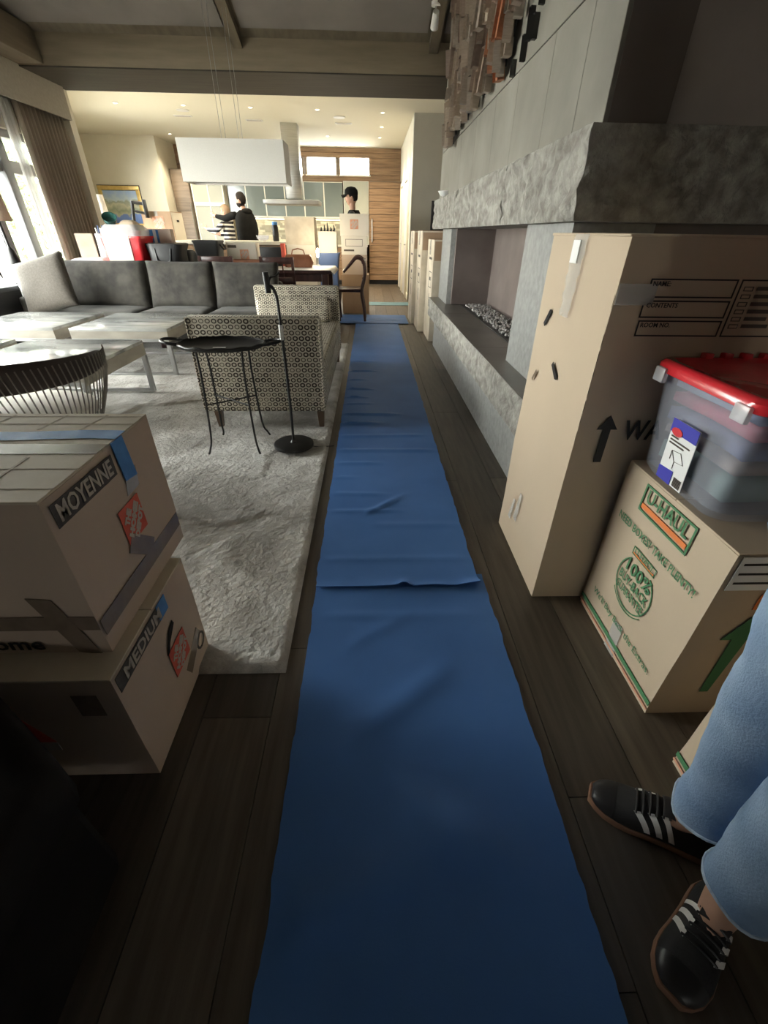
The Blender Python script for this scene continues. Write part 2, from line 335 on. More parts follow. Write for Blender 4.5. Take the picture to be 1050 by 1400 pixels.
def cushion(w, d, h, nx=14, ny=14, puff=.5, sag=0, seed=0):
    """soft rectangular cushion centred at origin, thickness h along z"""
    mb = MB()
    def f(sgn):
        def g(u, v):
            a = 2*u-1; b = 2*v-1
            e = (1-abs(a)**4)*(1-abs(b)**4); t = h/2*(1-puff+puff*max(e, 0)**.5) if e > 0 else h/2*(1-puff)
            x = a*w/2*(1-.03*(1-b*b)); y = b*d/2*(1-.03*(1-a*a))
            return Vector((x, y, sgn*t+.006*noise.noise(Vector((x*6, y*6, seed+sgn)))))
        return g
    mb.grid(nx, ny, f(1)); mb.grid(nx, ny, f(-1))
    be = [e for e in mb.bm.edges if e.is_boundary]
    try: bmesh.ops.bridge_loops(mb.bm, edges=be)
    except Exception: pass
    return mb

# ------------------------------------------------------------------ the room shell
fl = struct(bx('floor', M['subfloor'], None, -6.9, 2.5, -5.6, 14.2, -.12, -.012))
pw = .2; k = 0
for i in range(34):
    x0 = -4.3+i*pw; y = -1.8-random.random()*1.8;  
    if x0 > 2.4: break
    while y < 14.1:
        ln = random.choice((2.0, 2.4, 2.8)); a = max(y, -1.8); b2 = min(y+ln, 14.15)
        if b2-a > .2:
            bx('floor_plank', M['plank'][random.randrange(4)], fl, x0+.0012, x0+pw-.0012, a+.0012, b2-.0012, -.012, random.choice((0, -.0006, -.0011)))
        y += ln
# left living-room wall with four tall windows
wl = struct(MB().box(-4.4, -4.15, -5.6, 2.1, 0, 3.2).box(-4.4, -4.15, 2.1, 7.3, 2.15, 6.0).box(-4.4, -4.15, 2.1, 7.3, 0, .06).box(-4.4, -4.15, 7.3, 7.74, 0, 3.0).box(-4.4, -4.15, -5.6, 2.1, 3.2, 7.1).build('wall_left', M['wallgrey']))
for n, (a, b2) in enumerate(((2.1, 3.4), (3.4, 4.7), (4.7, 6.0), (6.0, 7.3))):
    w = struct(bx('window_%d' % (n+1), M['pane'], None, -4.285, -4.279, a+.07, b2-.07, .13, 2.08))
    for c in ((a, a+.075, .06, 2.15), (b2-.075, b2, .06, 2.15)): bx('stile', M['frame'], w, -4.32, -4.2, *c, bev=.006)
    for c in ((.06, .14), (1.74, 1.86), (2.07, 2.15)): bx('rail', M['frame'], w, -4.315, -4.205, a+.075, b2-.075, *c, bev=.006)
    if n == 3: bx('stile', M['frame'], w, -4.30, -4.18, 6.36, 6.50, .14, 2.07, bev=.006)
struct(MB().box(-4.16, -3.93, 7.60, 7.74, 0, 2.72).build('wall_left_column', M['wall']))
wk_ = struct(MB().box(0, .5, 0, .14, 0, 3.05).box(3.2, 5.8, 0, .14, 0, 3.05).box(.5, 3.2, 0, .14, 0, .8).box(.5, 3.2, 0, .14, 2.5, 3.05).build('wall_left_kitchen', M['wall']))
wk_.location = (-4.17, 7.74, 0); wk_.rotation_euler = (0, 0, R(117))
w5 = struct(bx('window_5', M['pane'], None, .5, 3.2, .065, .071, .8, 2.5)); w5.location = wk_.location; w5.rotation_euler = wk_.rotation_euler  # unseen window added to bring daylight into the kitchen
for q in (.5, 1.81, 3.12): bx('stile', M['frame'], w5, q, q+.08, .02, .12, .8, 2.5, bev=.006)
struct(bx('wall_back_cream', M['wall'], None, -6.82, -4.86, 12.8, 14.1, 0, 3.05))
# back kitchen wall, horizontal walnut boards around three clerestory windows
wb = struct(MB().box(-4.9, .95, 13.96, 14.15, 0, 2.44).box(-4.9, .95, 13.96, 14.15, 2.78, 3.05).box(-4.9, -1.96, 13.96, 14.15, 2.44, 2.78).box(0, .95, 13.96, 14.15, 2.44, 2.78).build('wall_back', M['walnut']))
for a, b2 in ((-4.86, -1.96), (0, .8)):
    for z in (2.44, 2.61): bx('wall_board', M['walnut'], wb, a, b2, 13.93, 13.96, z+.003, z+.167, .003, 1)
for z in (2.30, 2.78, 2.88): bx('wall_board', M['walnut'], wb, -4.86, .8, 13.93, 13.96, z+.003, z+(.137 if z < 2.4 else .097), .003, 1)
for n, (a, b2) in enumerate(((-1.96, -1.71), (-1.60, -.85), (-.76, 0))):
    w = struct(bx('window_%d' % (6+n), M['pane'], None, a, b2, 14.05, 14.056, 2.44, 2.78))
    for c in ((a-.05, a+.012), (b2-.012, b2+.05)): bx('stile', M['walnutgrey'], w, *c, 13.94, 14.08, 2.44, 2.78)
    bx('sill', M['trim'], w, a-.03, b2+.03, 13.9, 14.1, 2.41, 2.44, .003, 1)
# kitchen right wall with two doors, grey end wall beyond the fireplace
wr = struct(bx('wall_right_kitchen', M['wall'], None, .8, .95, 10.252, 14.1, 0, 3.05))
struct(bx('wall_right_end', M['wallgrey'], None, .80, 2.5, 10.1, 10.25, 0, 3.05))
for n, y0 in enumerate((10.55, 11.95)):
    d = struct(bx('door_%d' % (n+1), M['white'], None, .775, .80, y0+.09, y0+.99, .01, 2.10, .004))
    for c in ((y0, y0+.09, 0, 2.2), (y0+.99, y0+1.08, 0, 2.2)): bx('casing', M['trim'], d, .755, .80, *c, bev=.004)
    bx('casing', M['trim'], d, .755, .80, y0+.09, y0+.99, 2.11, 2.2, .004)
    MB().tube([(.775, y0+.16, 1), (.73, y0+.16, 1), (.73, y0+.27, 1)], .01, 8).build('door_handle', M['steel'], d, True)
struct(bx('baseboard_right', M['trim'], None, .785, .80, 10.1, 10.55, 0, .12, .003))
struct(bx('wall_right', M['walldark'], None, 2.35, 2.5, -5.6, 10.1, 0, 7.1))
struct(MB().box(-4.4, -.9, -5.75, -5.6, 0, 7.2).box(-.5, 2.5, -5.75, -5.6, 0, 7.2).box(-.9, -.5, -5.75, -5.6, 0, 1.25).box(-.9, -.5, -5.75, -5.6, 1.8, 7.2).build('wall_rear', M['wallgrey']))
struct(bx('window_9', M['pane'], None, -.9, -.5, -5.68, -5.674, 1.25, 1.8))  # window added behind the camera for faint fill on near faces
# ceilings: kitchen flat, living room sloping up towards the viewer, header beam between them
struct(bx('ceiling_kitchen', M['ceil'], None, -7.0, 2.5, 7.74, 14.2, 2.98, 3.1))
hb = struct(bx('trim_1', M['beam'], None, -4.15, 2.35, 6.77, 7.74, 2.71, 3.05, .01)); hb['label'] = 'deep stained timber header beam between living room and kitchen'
bx('soffit_board', M['soffit'], hb, -4.15, 2.35, 6.775, 7.735, 2.70, 2.712)  # underside board, darker than the beam face
cl = struct(MB().loft([[(x, -5.7, 2.96+12.5*.325), (x, 6.80, 2.96), (x, 6.80, 3.1), (x, -5.7, 3.1+12.5*.325)] for x in (-4.4, 2.5)]).build('ceiling', M['rafter']))
rx = [-4.1, -1.44, .72, 2.35]
for a, b2 in zip(rx, rx[1:]):
    for y0, y1 in ((6.6, 4.6), (4.56, 2.3), (2.26, -1.8)):
        MB().loft([[(x, y0, 2.93+(6.8-y0)*.325), (x, y1, 2.93+(6.8-y1)*.325), (x, y1, 2.965+(6.8-y1)*.325), (x, y0, 2.965+(6.8-y0)*.325)] for x in (a+.09, b2-.09)]).build('ceiling_panel', M['ceilpanel'], cl)
for x in rx[:3]:
    MB().loft([[(xx, 6.78, 2.88), (xx, -5.6, 2.88+12.38*.325), (xx, -5.6, 3.0+12.38*.325), (xx, 6.78, 3.0)] for xx in (x-.05, x+.05)]).build('rafter', M['rafter'], cl)
struct(bx('trim_2', M['rafter'], None, -4.15, -3.6, -1.8, 6.77, 2.72, 3.0, .01))
# ------------------------------------------------------------------ fireplace
def rock(x0, x1, y0, y1, z0, z1, step, amp, left=True, near=False, seed=0):
    """stone block: split-face relief on its left face (and near end)"""
    mb = MB(); nx = max(2, int((x1-x0)/step)); ny = max(2, int((y1-y0)/step)); nz = max(2, int((z1-z0)/step))
    def n(p):
        q = Vector(p)*7+Vector((seed*3.1, 0, 0)); return abs(noise.noise(q))*.9+noise.noise(q*2.7)*.45+noise.noise(q*6)*.2
    def P(x, y, z):
        p = Vector((x, y, z)); e = 0
        ed = min(1, min(z-z0, z1-z)/.02)
        if left and x <= x0+1e-6: p.x -= (n(p)*amp)*max(.25, ed); 
        if near and y <= y0+1e-6: p.y -= (n(p)*amp)*max(.25, ed)
        return p
    L = lambda a, b, t: a+(b-a)*t
    mb.grid(ny, nz, lambda u, v: P(x0, L(y0, y1, u), L(z0, z1, v)))
    mb.grid(ny, nz, lambda u, v: P(x1, L(y0, y1, u), L(z0, z1, v)))
    mb.grid(nx, nz, lambda u, v: P(L(x0, x1, u), y0, L(z0, z1, v)))
    mb.grid(nx, nz, lambda u, v: P(L(x0, x1, u), y1, L(z0, z1, v)))
    mb.grid(nx, ny, lambda u, v: P(L(x0, x1, u), L(y0, y1, v), z0))
    mb.grid(nx, ny, lambda u, v: P(L(x0, x1, u), L(y0, y1, v), z1))
    bmesh.ops.remove_doubles(mb.bm, verts=mb.bm.verts, dist=1e-5); return mb
fp = thing('fireplace', 'long concrete fireplace with rough stone mantel and raised stone hearth', 'fireplace')
def fpb(n, m, *a, **k): return bx(n, M[m], fp, *a, **k)
fpb('chimney_core', 'sidesteel', .86, 1.07, 2.036, 6.29, 1.54, 4.6)
fpb('side_panel', 'sidesteel', .853, 1.068, 2.018, 2.034, 1.535, 4.6)
ys = [2.02, 2.31, 2.73, 3.29, 3.80, 4.42, 5.05, 5.68, 6.3]
for a, b2 in zip(ys, ys[1:]): bx('concrete_panel', M['concrete'], fp, .836, .859, a+.0022, b2-.0022, 1.535, 1.962, .002, 1)
yu = [2.02, 3.85, 5.05, 6.3]
for a, b2 in zip(yu, yu[1:]):
    for z0, z1 in ((1.967, 2.72), (2.725, 3.5), (3.505, 4.45)): bx('concrete_panel', M['concrete'], fp, .836, .859, a+.0022, b2-.0022, z0, z1, .002, 1)
for i, (a, b2) in enumerate(((1.97, 3.06), (3.066, 4.7), (4.706, 6.33))):
    rock(.785, 1.3 if i else 2.33, a, b2, 1.248, 1.533, .022, .04, True, i == 0, i).build('mantel_block', M['rough'], fp, True, 50)
fpb('pillar', 'pillar', .85, 1.2, 2.12, 2.745, .54, 1.247, bev=.003); 
fpb('pillar', 'pillar', .85, 1.3, 5.28, 5.90, .54, 1.247, bev=.003)
fpb('lower_mass', 'sidesteel', 1.201, 2.33, 2.13, 2.745, 0, 1.247)
fpb('firebox_back', 'firebox', 1.30, 1.36, 2.746, 5.28, .54, 1.247)
fpb('firebox_jamb', 'firebox', .90, 1.30, 5.22, 5.279, .545, 1.247); fpb('firebox_jamb', 'firebox', .90, 1.30, 2.746, 2.80, .545, 1.247)
for i, (a, b2) in enumerate(((1.86, 3.1), (3.104, 4.6), (4.604, 5.9))):
    rock(.745, .90, a, b2, .33, .532, .022, .034, True, i == 0, i+9).build('hearth_block', M['rough'], fp, True, 50)
    bx('hearth_slab', M['hearthtop'], fp, .73, 1.30, a, b2, .532, .54, .002, 1)
fpb('hearth_base', 'pillar', .80, 1.3, 2.0, 5.76, 0, .33, bev=.004)
fpb('burner_trough', 'blackmetal', 1.0, 1.28, 2.82, 5.2, .541, .548)
gv = MB()
for i in range(900):
    x = random.uniform(1.03, 1.26); y = random.uniform(2.85, 5.1); r = random.uniform(.008, .018); z = .553+random.random()*.012
    m2 = Matrix.Translation((x, y, z)) @ Matrix.Rotation(random.random()*6, 4, (random.random(), random.random(), 1)) @ Matrix.Diagonal((r, r*.8, r*.6, 1))
    bmesh.ops.create_icosphere(gv.bm, subdivisions=1, radius=1, matrix=m2)
o = gv.build('gravel', M['gravel'], fp); o['kind'] = 'stuff'
struct(bx('wall_right_plaster', M['walldark'], None, 1.07, 2.34, 2.045, 6.3, 1.54, 4.7))
# wall art: overlapping small plates hung on rods, proud of the concrete
art = thing('wall_art', 'wall sculpture of many small brown and copper plates above the fireplace', 'artwork', (.836, 4.2, 1.6))
plate = [MB().box(-.006, .006, -.5, .5, -.5, .5, .03, 1).mesh('art_plate_or_shadow') for _ in range(6)]
for i, me in enumerate(plate): me.materials.append(M['copper'][i])
pshadow = MB().box(-.006, .006, -.5, .5, -.5, .5, .03, 1).mesh('art_plate_or_shadow'); pshadow.materials.append(M['artshadow'])
rnd = random.Random(3); cnt = 0; yy = -1.02
while yy < 1.32:
    w = rnd.uniform(.042, .075)
    t = (yy+1.02)/2.34; bot = .46-.12*t+rnd.uniform(-.05, .08)+(.10 if yy < -.85 else 0); z = bot
    while z < 1.62 and cnt < 285:
        h = rnd.uniform(.10, .27)
        if rnd.random() > .10:
            near = yy < -.2 and z < .75
            me = plate[4] if (near and rnd.random() < .22) else plate[rnd.choice((0, 1, 1, 2, 3, 5, 5))]
            o = bpy.data.objects.new('art_plate_or_shadow', me); COL.objects.link(o); o.parent = art; cnt += 1
            o.location = (-rnd.uniform(.04, .10), yy+w/2, z+h/2); o.scale = (1, w*1.02, h*.97); o.rotation_euler = (0, rnd.uniform(-.15, .15), rnd.uniform(-.3, .3))
        z += h
    MB().tube([(-.03, yy+w/2, bot+.02), (-.03, yy+w/2, 1.6)], .005, 6).build('hanging_rod', M['blackmetal'], art, True)
    yy += w
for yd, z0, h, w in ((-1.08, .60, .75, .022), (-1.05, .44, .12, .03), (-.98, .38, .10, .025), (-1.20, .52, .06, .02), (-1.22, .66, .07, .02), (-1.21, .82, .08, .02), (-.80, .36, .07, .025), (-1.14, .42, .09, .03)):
    o = bpy.data.objects.new('art_plate_or_shadow', pshadow); COL.objects.link(o); o.parent = art; o.location = (-.012, yd, z0+h/2); o.scale = (.6, w, h); o.rotation_euler = (0, 0, .1)  # shadow streaks of the sculpture, laid as dark slivers close to the wall
# small white dish on the far end of the mantel
tag(MB().lathe([(.02, 0), (.05, .012), (.075, .05), (.07, .05), (.045, .018), (.005, .012)], 20, (.81, 5.7, 1.535)).build('bowl', M['paper'], None, True), 'small white dish at the far end of the stone mantel', 'bowl')
tv = thing('wall_panel', 'black flat screen on the grey wall past the mantel end', 'television', (1.45, 10.09, 1.26))
bx('bezel', M['black'], tv, -.26, .36, -.05, 0, 0, .47, .008); bx('screen', M['leatherblack'], tv, -.24, .34, -.054, -.05, .02, .45)
# spotlight on the ceiling above the sculpture
sp = thing('track_spotlight', 'small white swivel spotlight on the sloped ceiling above the fireplace', 'light', (.66, 6.2, 3.10))
MB().lathe([(.045, -.03), (.045, 0), (.04, .0)], 16).build('mount_plate', M['white'], sp, True)
MB().tube([(0, 0, -.02), (0, 0, -.09)], .008).build('stem', M['white'], sp, True)
MB().tube([(0, -.05, -.08), (0, .06, -.16)], [.03, .04], 16).build('lamp_head', M['white'], sp, True)

# ------------------------------------------------------------------ rug and runner
rg = MB()
def rugf(u, v):
    x = -4.02+3.74*u; y = .88+4.9*v
    e = min(1, min((-.28-x)/.02, (x+4.02)/.02, (y-.88)/.02, (5.78-y)/.02)); e = max(0, e)
    cell = noise.cell(Vector((x*1.7+.35*noise.noise(Vector((x*3, y*3, 4))), y*2.3+.35*noise.noise(Vector((x*3, y*3, 9))), .5)))
    h = .013+.007*cell+.007*abs(noise.noise(Vector((x*5, y*5, 1))))*(.2+cell)+.005*noise.noise(Vector((x*20, y*20, 2)))*cell
    b_ = max(0, min(1, min((-.28-x)/.09, (y-.88)/.09))); h = .016*(1-b_)+h*b_
    return Vector((x, y, .0012+h*e**.5))
rg.grid(220, 280, rugf)
rug = tag(rg.build('area_rug', M['rug'], None, True, 180), 'pale grey carved wool area rug under the coffee tables', 'rug')
def runner(name, label, x0, x1, y0, y1, z, wr, mat='runner', nx=40, ny=200, seed=0, curl=False, skew=0.0, group=None):
    mb = MB()
    def f(u, v):
        y = y0+(y1-y0)*v; j = .006*noise.noise(Vector((seed+(0 if u < .5 else 7), y*9, 0)))+.004*noise.noise(Vector((seed+(0 if u < .5 else 7), y*30, 0)))
        x = x0+(x1-x0)*u+j*abs(2*u-1)+skew*(y-y0)
        h = z+.0015*noise.noise(Vector((x*4, y*5, seed)))
        for (yc, xa, xb, amp, wd, sl) in wr:
            t = (y-yc-sl*(x-x0))/wd; q = (x-xa)/.05; q2 = (xb-x)/.12
            if abs(t) < 3: h += amp*math.exp(-t*t)*max(0, min(1, q))*max(0, min(1, q2))
        if curl:
            e = max(0, 1-(y-y0)/.05); h += .010*e*e*(.5+.8*abs(noise.noise(Vector((x*6, 3, seed)))))
            if u > .86: h += .022*e*(u-.86)/.14
            h += .020*e*math.exp(-((x-.13)/.022)**2)
        return Vector((x, y, max(z*.6, h)))
    mb.grid(nx, ny, f)
    r0 = mb.bm.faces[:] if hasattr(mb.bm.faces, '__getitem__') else list(mb.bm.faces)
    ex = bmesh.ops.extrude_face_region(mb.bm, geom=list(mb.bm.faces))
    for v in ex['geom']:
        if isinstance(v, bmesh.types.BMVert): v.co.z += .0032
    return tag(mb.build(name, M[mat], None, True, 60), label, 'floor runner', group)
wn = [(3.02, -.22, .1, .014, .014, .02), (3.22, -.22, .25, .012, .02, -.02), (3.45, -.22, .05, .010, .012, .05), (3.62, -.22, .0, .016, .012, .0), (3.86, -.22, .05, .016, .012, -.06), (4.15, -.22, .0, .012, .014, .0), (4.45, -.22, .1, .014, .016, .02), (4.85, -.22, .06, .010, .014, 0),
      (2.78, -.22, .42, .007, .02, .03), (2.55, -.22, .45, .007, .02, 0), (2.36, -.22, .10, .008, .016, .02), (2.18, -.22, -.05, .007, .014, .03), (2.0, -.22, .12, .006, .014, -.03), (1.82, -.22, .2, .006, .014, .02), (1.62, -.05, .22, .010, .018, .9), (1.70, .0, .47, .004, .02, 0), (1.44, -.22, .47, .004, .018, 0)]
runner('floor_runner', 'far blue protective floor runner with wrinkles, leading to the kitchen', -.225, .437, 1.268, 7.25, .009, wn, ny=420, seed=3, curl=True)
runner('floor_runner', 'near blue protective floor runner lying in the foreground', -.222, .462, -.75, 1.345, .002, [(.55, -.1, .3, .006, .05, .7), (.66, .05, .42, .016, .07, -.55), (.26, -.2, .30, .016, .06, .35), (.9, -.1, .2, .003, .03, .6), (1.12, -.2, .46, .003, .02, 0)], ny=160, seed=11)
runner('floor_runner', 'blue floor runner laid crosswise at the kitchen end', -.56, .60, 7.2, 8.0, .016, [(7.5, -.5, .5, .01, .03, 0)], nx=60, ny=30, seed=21)
runner('floor_runner', 'dull teal floor runner strip laid crosswise farthest away', -.06, .78, 9.3, 9.75, .003, [(9.5, .2, .75, .012, .04, .1)], 'runnerteal', 40, 20, 31)

# ------------------------------------------------------------------ boxes at the left
XP = ((0, 1, 0), (0, 0, 1)); YM = ((1, 0, 0), (0, 0, 1)); XM = ((0, -1, 0), (0, 0, 1)); ZP = ((1, 0, 0), (0, 1, 0))
def carton(name, label, loc, w, d, h, mat='card', rz=0, group=None, top=None, flaps=True, gap='x', dent=.004):
    """moving box: corrugated body (w x d x h, base at loc, corner-centred), two top flaps with a seam"""
    t = thing(name, label, 'box', loc, rz, group)
    mb = MB().box(-w/2, w/2, -d/2, d/2, 0, h-.006); bmesh.ops.subdivide_edges(mb.bm, edges=list(mb.bm.edges), cuts=5, use_grid_fill=True)
    for v in mb.bm.verts:
        if v.co.z > .01: v.co += Vector((noise.noise(v.co*5+Vector(loc)), noise.noise(v.co*5+Vector((9, 1, 2))+Vector(loc)), 0))*dent
    mb.build('box_body', M[mat], t, True, 30)
    tm = M[top or mat]
    if gap == 'x':
        for s in (-1, 1): bx('flap', tm, t, -w/2, w/2, min(s*.0015, s*d/2), max(s*.0015, s*d/2), h-.006, h, .001, 1)
    else:
        for s in (-1, 1): bx('flap', tm, t, min(s*.0015, s*w/2), max(s*.0015, s*w/2), -d/2, d/2, h-.006, h, .001, 1)
    return t
def hd_logo(t, O, ax, sz, mat='redprint', txt=True, rot=0.5):
    Rv, Uv = Vector(ax[0]), Vector(ax[1]); c, s = math.cos(rot), math.sin(rot); r2 = Rv*c+Uv*s; u2 = -Rv*s+Uv*c
    g = decal(t, 'printed_logo', rect(-sz/2, -sz/2, sz/2, sz/2), O, Rv, Uv, M[mat])
    if txt:
        a = R(45); c, s = math.cos(a), math.sin(a); r2 = Rv*c+Uv*s; u2 = -Rv*s+Uv*c; O = Vector(O)
        for i, (w, q) in enumerate((('THE', .26), ('HOME', .0), ('DEPOT', -.27))): text(t, 'lettering', w, O+u2*(q*sz), r2, u2, M['letterpale'], sz*.27, sz*(.45, .95, .85)[i], .002*sz/.1)
lb = carton('cardboard_box', 'lower of two stacked moving boxes at left, MEDIUM print, wedged beneath another box', (-.835, .785, 0), .55, .41, .395, 'cardgrey', top='cardtop')
f = lambda y, z: Vector((.2765, y-.785, z))
decal(lb, 'print_band', rect(0, 0, .235, .047), f(.59, .335), *XP, M['inkband'], .001)
text(lb, 'lettering', 'MEDIUM', f(.715, .3585), *XP, M['letterpale'], .048, .19, .0012, off=.0028)
hd_logo(lb, f(.83, .175), XP, .10)
decal(lb, 'hand_hole', [(0, 0), (.012, -.004), (.03, .02), (.075, .05), (.07, .065), (.035, .05)], f(.775, .225), *XP, M['hole'])
decal(lb, 'tape_strip', rect(0, 0, .05, .05), f(.80, .335), *XP, M['bluetape'], .0016)
decal(lb, 'tape_strip', rect(0, 0, .13, .045), f(.85, .05), (0, .89, .45), (0, -.45, .89), M['tape'])
[decal(lb, 'print_ring', [(r_*math.cos(a_), r_*math.sin(a_)) for r_, a_ in ((.030, q_*.5236), (.030, (q_+1)*.5236), (.022, (q_+1)*.5236), (.022, q_*.5236))], f(.95, .085), *XP, M['inkgrey']) for q_ in range(12)]
g = lambda x, z: Vector((x+.835, -.207, z))
decal(lb, 'tape_strip', rect(0, 0, .055, .075), g(-.66, .27), *YM, M['tape'])
decal(lb, 'printed_logo', [(0, 0), (.10, 0), (.03, .15), (-.05, .15)], g(-.86, .165), *YM, M['redprint'])
decal(lb, 'printed_label', rect(0, 0, .10, .03), g(-.86, .13), *YM, M['letterpale'])
ub = carton('cardboard_box', 'upper of two stacked moving boxes at left, MOYENNE print and blue tape', (-.865, .875, .3955), .55, .44, .40, 'cardgrey', top='cardtop', gap='x')
f = lambda y, z: Vector((.2765, y-.875, z-.3955))
decal(ub, 'print_band', rect(0, 0, .22, .05), f(.672, .725), *XP, M['inkband'], .001)
text(ub, 'lettering', 'MOYENNE', f(.78, .75), *XP, M['letterpale'], .052, .195, .0013, off=.0028)
hd_logo(ub, f(.89, .60), XP, .095)
mt = MB(); 
decal(ub, 'tape_strip', rect(0, 0, .43, .045), f(.66, .445), *XP, M['tape'])
decal(ub, 'tape_strip', rect(0, 0, .11, .05), f(.83, .54), (0, .75, -.66), (0, .66, .75), M['tape'], .0018)
decal(ub, 'tape_strip', [(0, 0), (.06, 0), (.07, .05), (.02, .06)], f(.90, .66), *XP, M['cleartape'], .001)
decal(ub, 'tape_strip', [(-.012, 0), (.04, -.008), (.03, .10), (-.02, .10)], f(.925, .695), *XP, M['bluetape'], .0022)
q = lambda x, y: Vector((x+.865, y-.875, .4002))
MB().grid(30, 2, lambda u, v: q(-1.14+.553*u, .925+.05*v+.006*math.sin(u*9))+Vector((0, 0, .0012+.0012*math.sin(u*40)*math.sin(v*3)))).build('tape_strip', M['bluetape'], ub, True)
decal(ub, 'tape_strip', rect(0, 0, .55, .05), q(-1.14, .85), *ZP, M['tape'], .0008)
for yk in (.70, .78, 1.02, 1.07): decal(ub, 'crease_print', rect(0, 0, .55, .004), q(-1.14, yk), *ZP, M['crease'], .0006)
for xk in (-.72, -.82, -.95, -1.05): decal(ub, 'crease_print', [(0, 0), (.006, 0), (.0, .17), (-.006, .17)], q(xk, .665), *ZP, M['crease'], .0005); decal(ub, 'crease_print', [(0, 0), (.006, 0), (.02, .10), (.014, .10)], q(xk+.02, .985), *ZP, M['crease'], .0005)
g = lambda x, z: Vector((x+.865, -.222, z-.3955))
decal(ub, 'tape_strip', rect(0, 0, .55, .04), g(-1.14, .47), *YM, M['tape'])
decal(ub, 'tape_strip', [(0, 0), (.05, -.01), (-.0, .16), (-.05, .165)], g(-.66, .40), *YM, M['tape'], .0016)
text(ub, 'lettering', 'home', g(-.80, .425), *YM, M['ink'], .05, .14, .001)

# ------------------------------------------------------------------ boxes at the right
bb = thing('tall_wardrobe_box', 'tall brown wardrobe box in front of the fireplace hearth, with upward arrow print', 'box', (.635, 1.215, 0), R(0))
mb = MB().box(0, .62, 0, .52, 0, 1.2); bmesh.ops.subdivide_edges(mb.bm, edges=list(mb.bm.edges), cuts=7, use_grid_fill=True)
for v in mb.bm.verts:
    if v.co.z > .01 : v.co += Vector((noise.noise(v.co*3), noise.noise(v.co*3+Vector((5, 5, 5))), .3*noise.noise(v.co*4)))*.006
mb.build('box_body', M['card'], bb, True, 30)
bx('flap', M['card'], bb, -.004, .624, -.003, .26, 1.2, 1.207, .002, 1); bx('flap', M['card'], bb, -.004, .624, .262, .524, 1.2, 1.208, .002, 1)
f = lambda y, z: Vector((-.0045, y-1.215, z))
mbt = MB().grid(6, 40, lambda u, v: f(1.46+.07*u+.03*v*u-.02*v+.004*math.sin(v*30), .98+.225*v)+Vector((-.0015-.003*abs(noise.noise(Vector((u*3, v*9, 0)))), 0, 0)))
mbt.build('tape_strip', M['cleartape'], bb, True)
decal(bb, 'paper_label', rect(0, 0, .05, .06), f(1.53, 1.13), *XM, M['paper'], .006)
for yk, zk, r2 in ((1.65, .93, .9), (1.50, .83, -.6)):
    c, s = math.cos(r2), math.sin(r2); decal(bb, 'hand_hole', [(0, -.008), (.06, -.01), (.072, 0), (.06, .01), (0, .008)], f(yk, zk), (0, -c, s), (0, s, c), M['hole'])
decal(bb, 'hand_hole', [(0, -.006), (.05, -.007), (.05, .007), (0, .006)], f(1.66, .73), (0, -.6, .8), (0, .8, .6), M['tape'])
decal(bb, 'tape_strip', [(0, 0), (.04, .0), (.05, .14), (.03, .14)], f(1.56, .15), *XM, M['cleartape'], .001)
decal(bb, 'tape_strip', [(0, 0), (.03, .0), (.05, .11), (.03, .11)], f(1.62, .12), *XM, M['cleartape'], .001)
mb = MB().grid(2, 30, lambda u, v: Vector((-.004+.005*u*abs(noise.noise(Vector((1, v*9, 3)))), -.0062, .66+.42*v))); mb.build('torn_edge', M['hole'], bb)
g = lambda x, z: Vector((x-.635, -.0045, z))
for z0, z1, a, b2 in ((1.068, 1.112, .715, .943), (1.02, 1.062, .712, .943), (.974, 1.014, .715, .943), (.974, 1.112, .952, 1.25)): outline(bb, 'print_frame', a, z0, b2, z1, .0035, g(0, 0), *YM, M['ink'])
for z, w in ((1.10, 'NAME:'), (1.05, 'CONTENTS'), (1.002, 'ROOM NO.')): text(bb, 'lettering', w, g(.722, z), *YM, M['ink'], .016, None, .0002, 'LEFT')
for i in range(6):
    decal(bb, 'print_mark', rect(1.0, 1.087-.018*i, 1.06+.012*((i*5) % 4), 1.096-.018*i), g(0, 0), *YM, M['inkgrey']); outline(bb, 'print_frame', .965, 1.085-.018*i, .99, 1.096-.018*i, .002, g(0, 0), *YM, M['inkgrey'])
decal(bb, 'arrow_print', [(-.012, 0), (.012, 0), (.012, .11), (.032, .11), (0, .155), (-.032, .11), (-.012, .11)], g(.722, .595), *YM, M['ink'])
text(bb, 'lettering', 'WA', g(.835, .70), *YM, M['ink'], .088, .12, .0015)
decal(bb, 'tape_strip', rect(0, 0, .10, .05), g(.637, 1.05), *YM, M['cleartape'], .0016)

def uhaul(loc, w, d, h, label):
    t = carton('moving_box', label, loc, w, d, h, 'card', dent=.003)
    f = lambda s, z: Vector((-w/2-.0035, d/2-s, z))
    # stripes along the bottom of the left face
    decal(t, 'print_stripe', rect(0, 0, d, .017), f(0, .036), *XM, M['green']); decal(t, 'print_stripe', rect(0, 0, d, .008), f(0, .016), *XM, M['orangefade'])
    return t, f
u1, f = uhaul((1.055, .955, 0), .47, .47, .612, 'brown moving box printed with green lettering beneath the red-lidded tote')
outline(u1, 'print_frame', .115, .505, .345, .592, .006, f(0, 0), *XM, M['green']); decal(u1, 'print_bar', rect(.125, .517, .335, .533), f(0, 0), *XM, M['orange'])
text(u1, 'lettering', 'U-HAUL', f(.23, .560), *XM, M['green'], .056, .19, .0009)
text(u1, 'lettering', 'NEED BOXES? TAKE PLENTY!', f(.235, .442), *XM, M['green'], .036, .38, .0003)
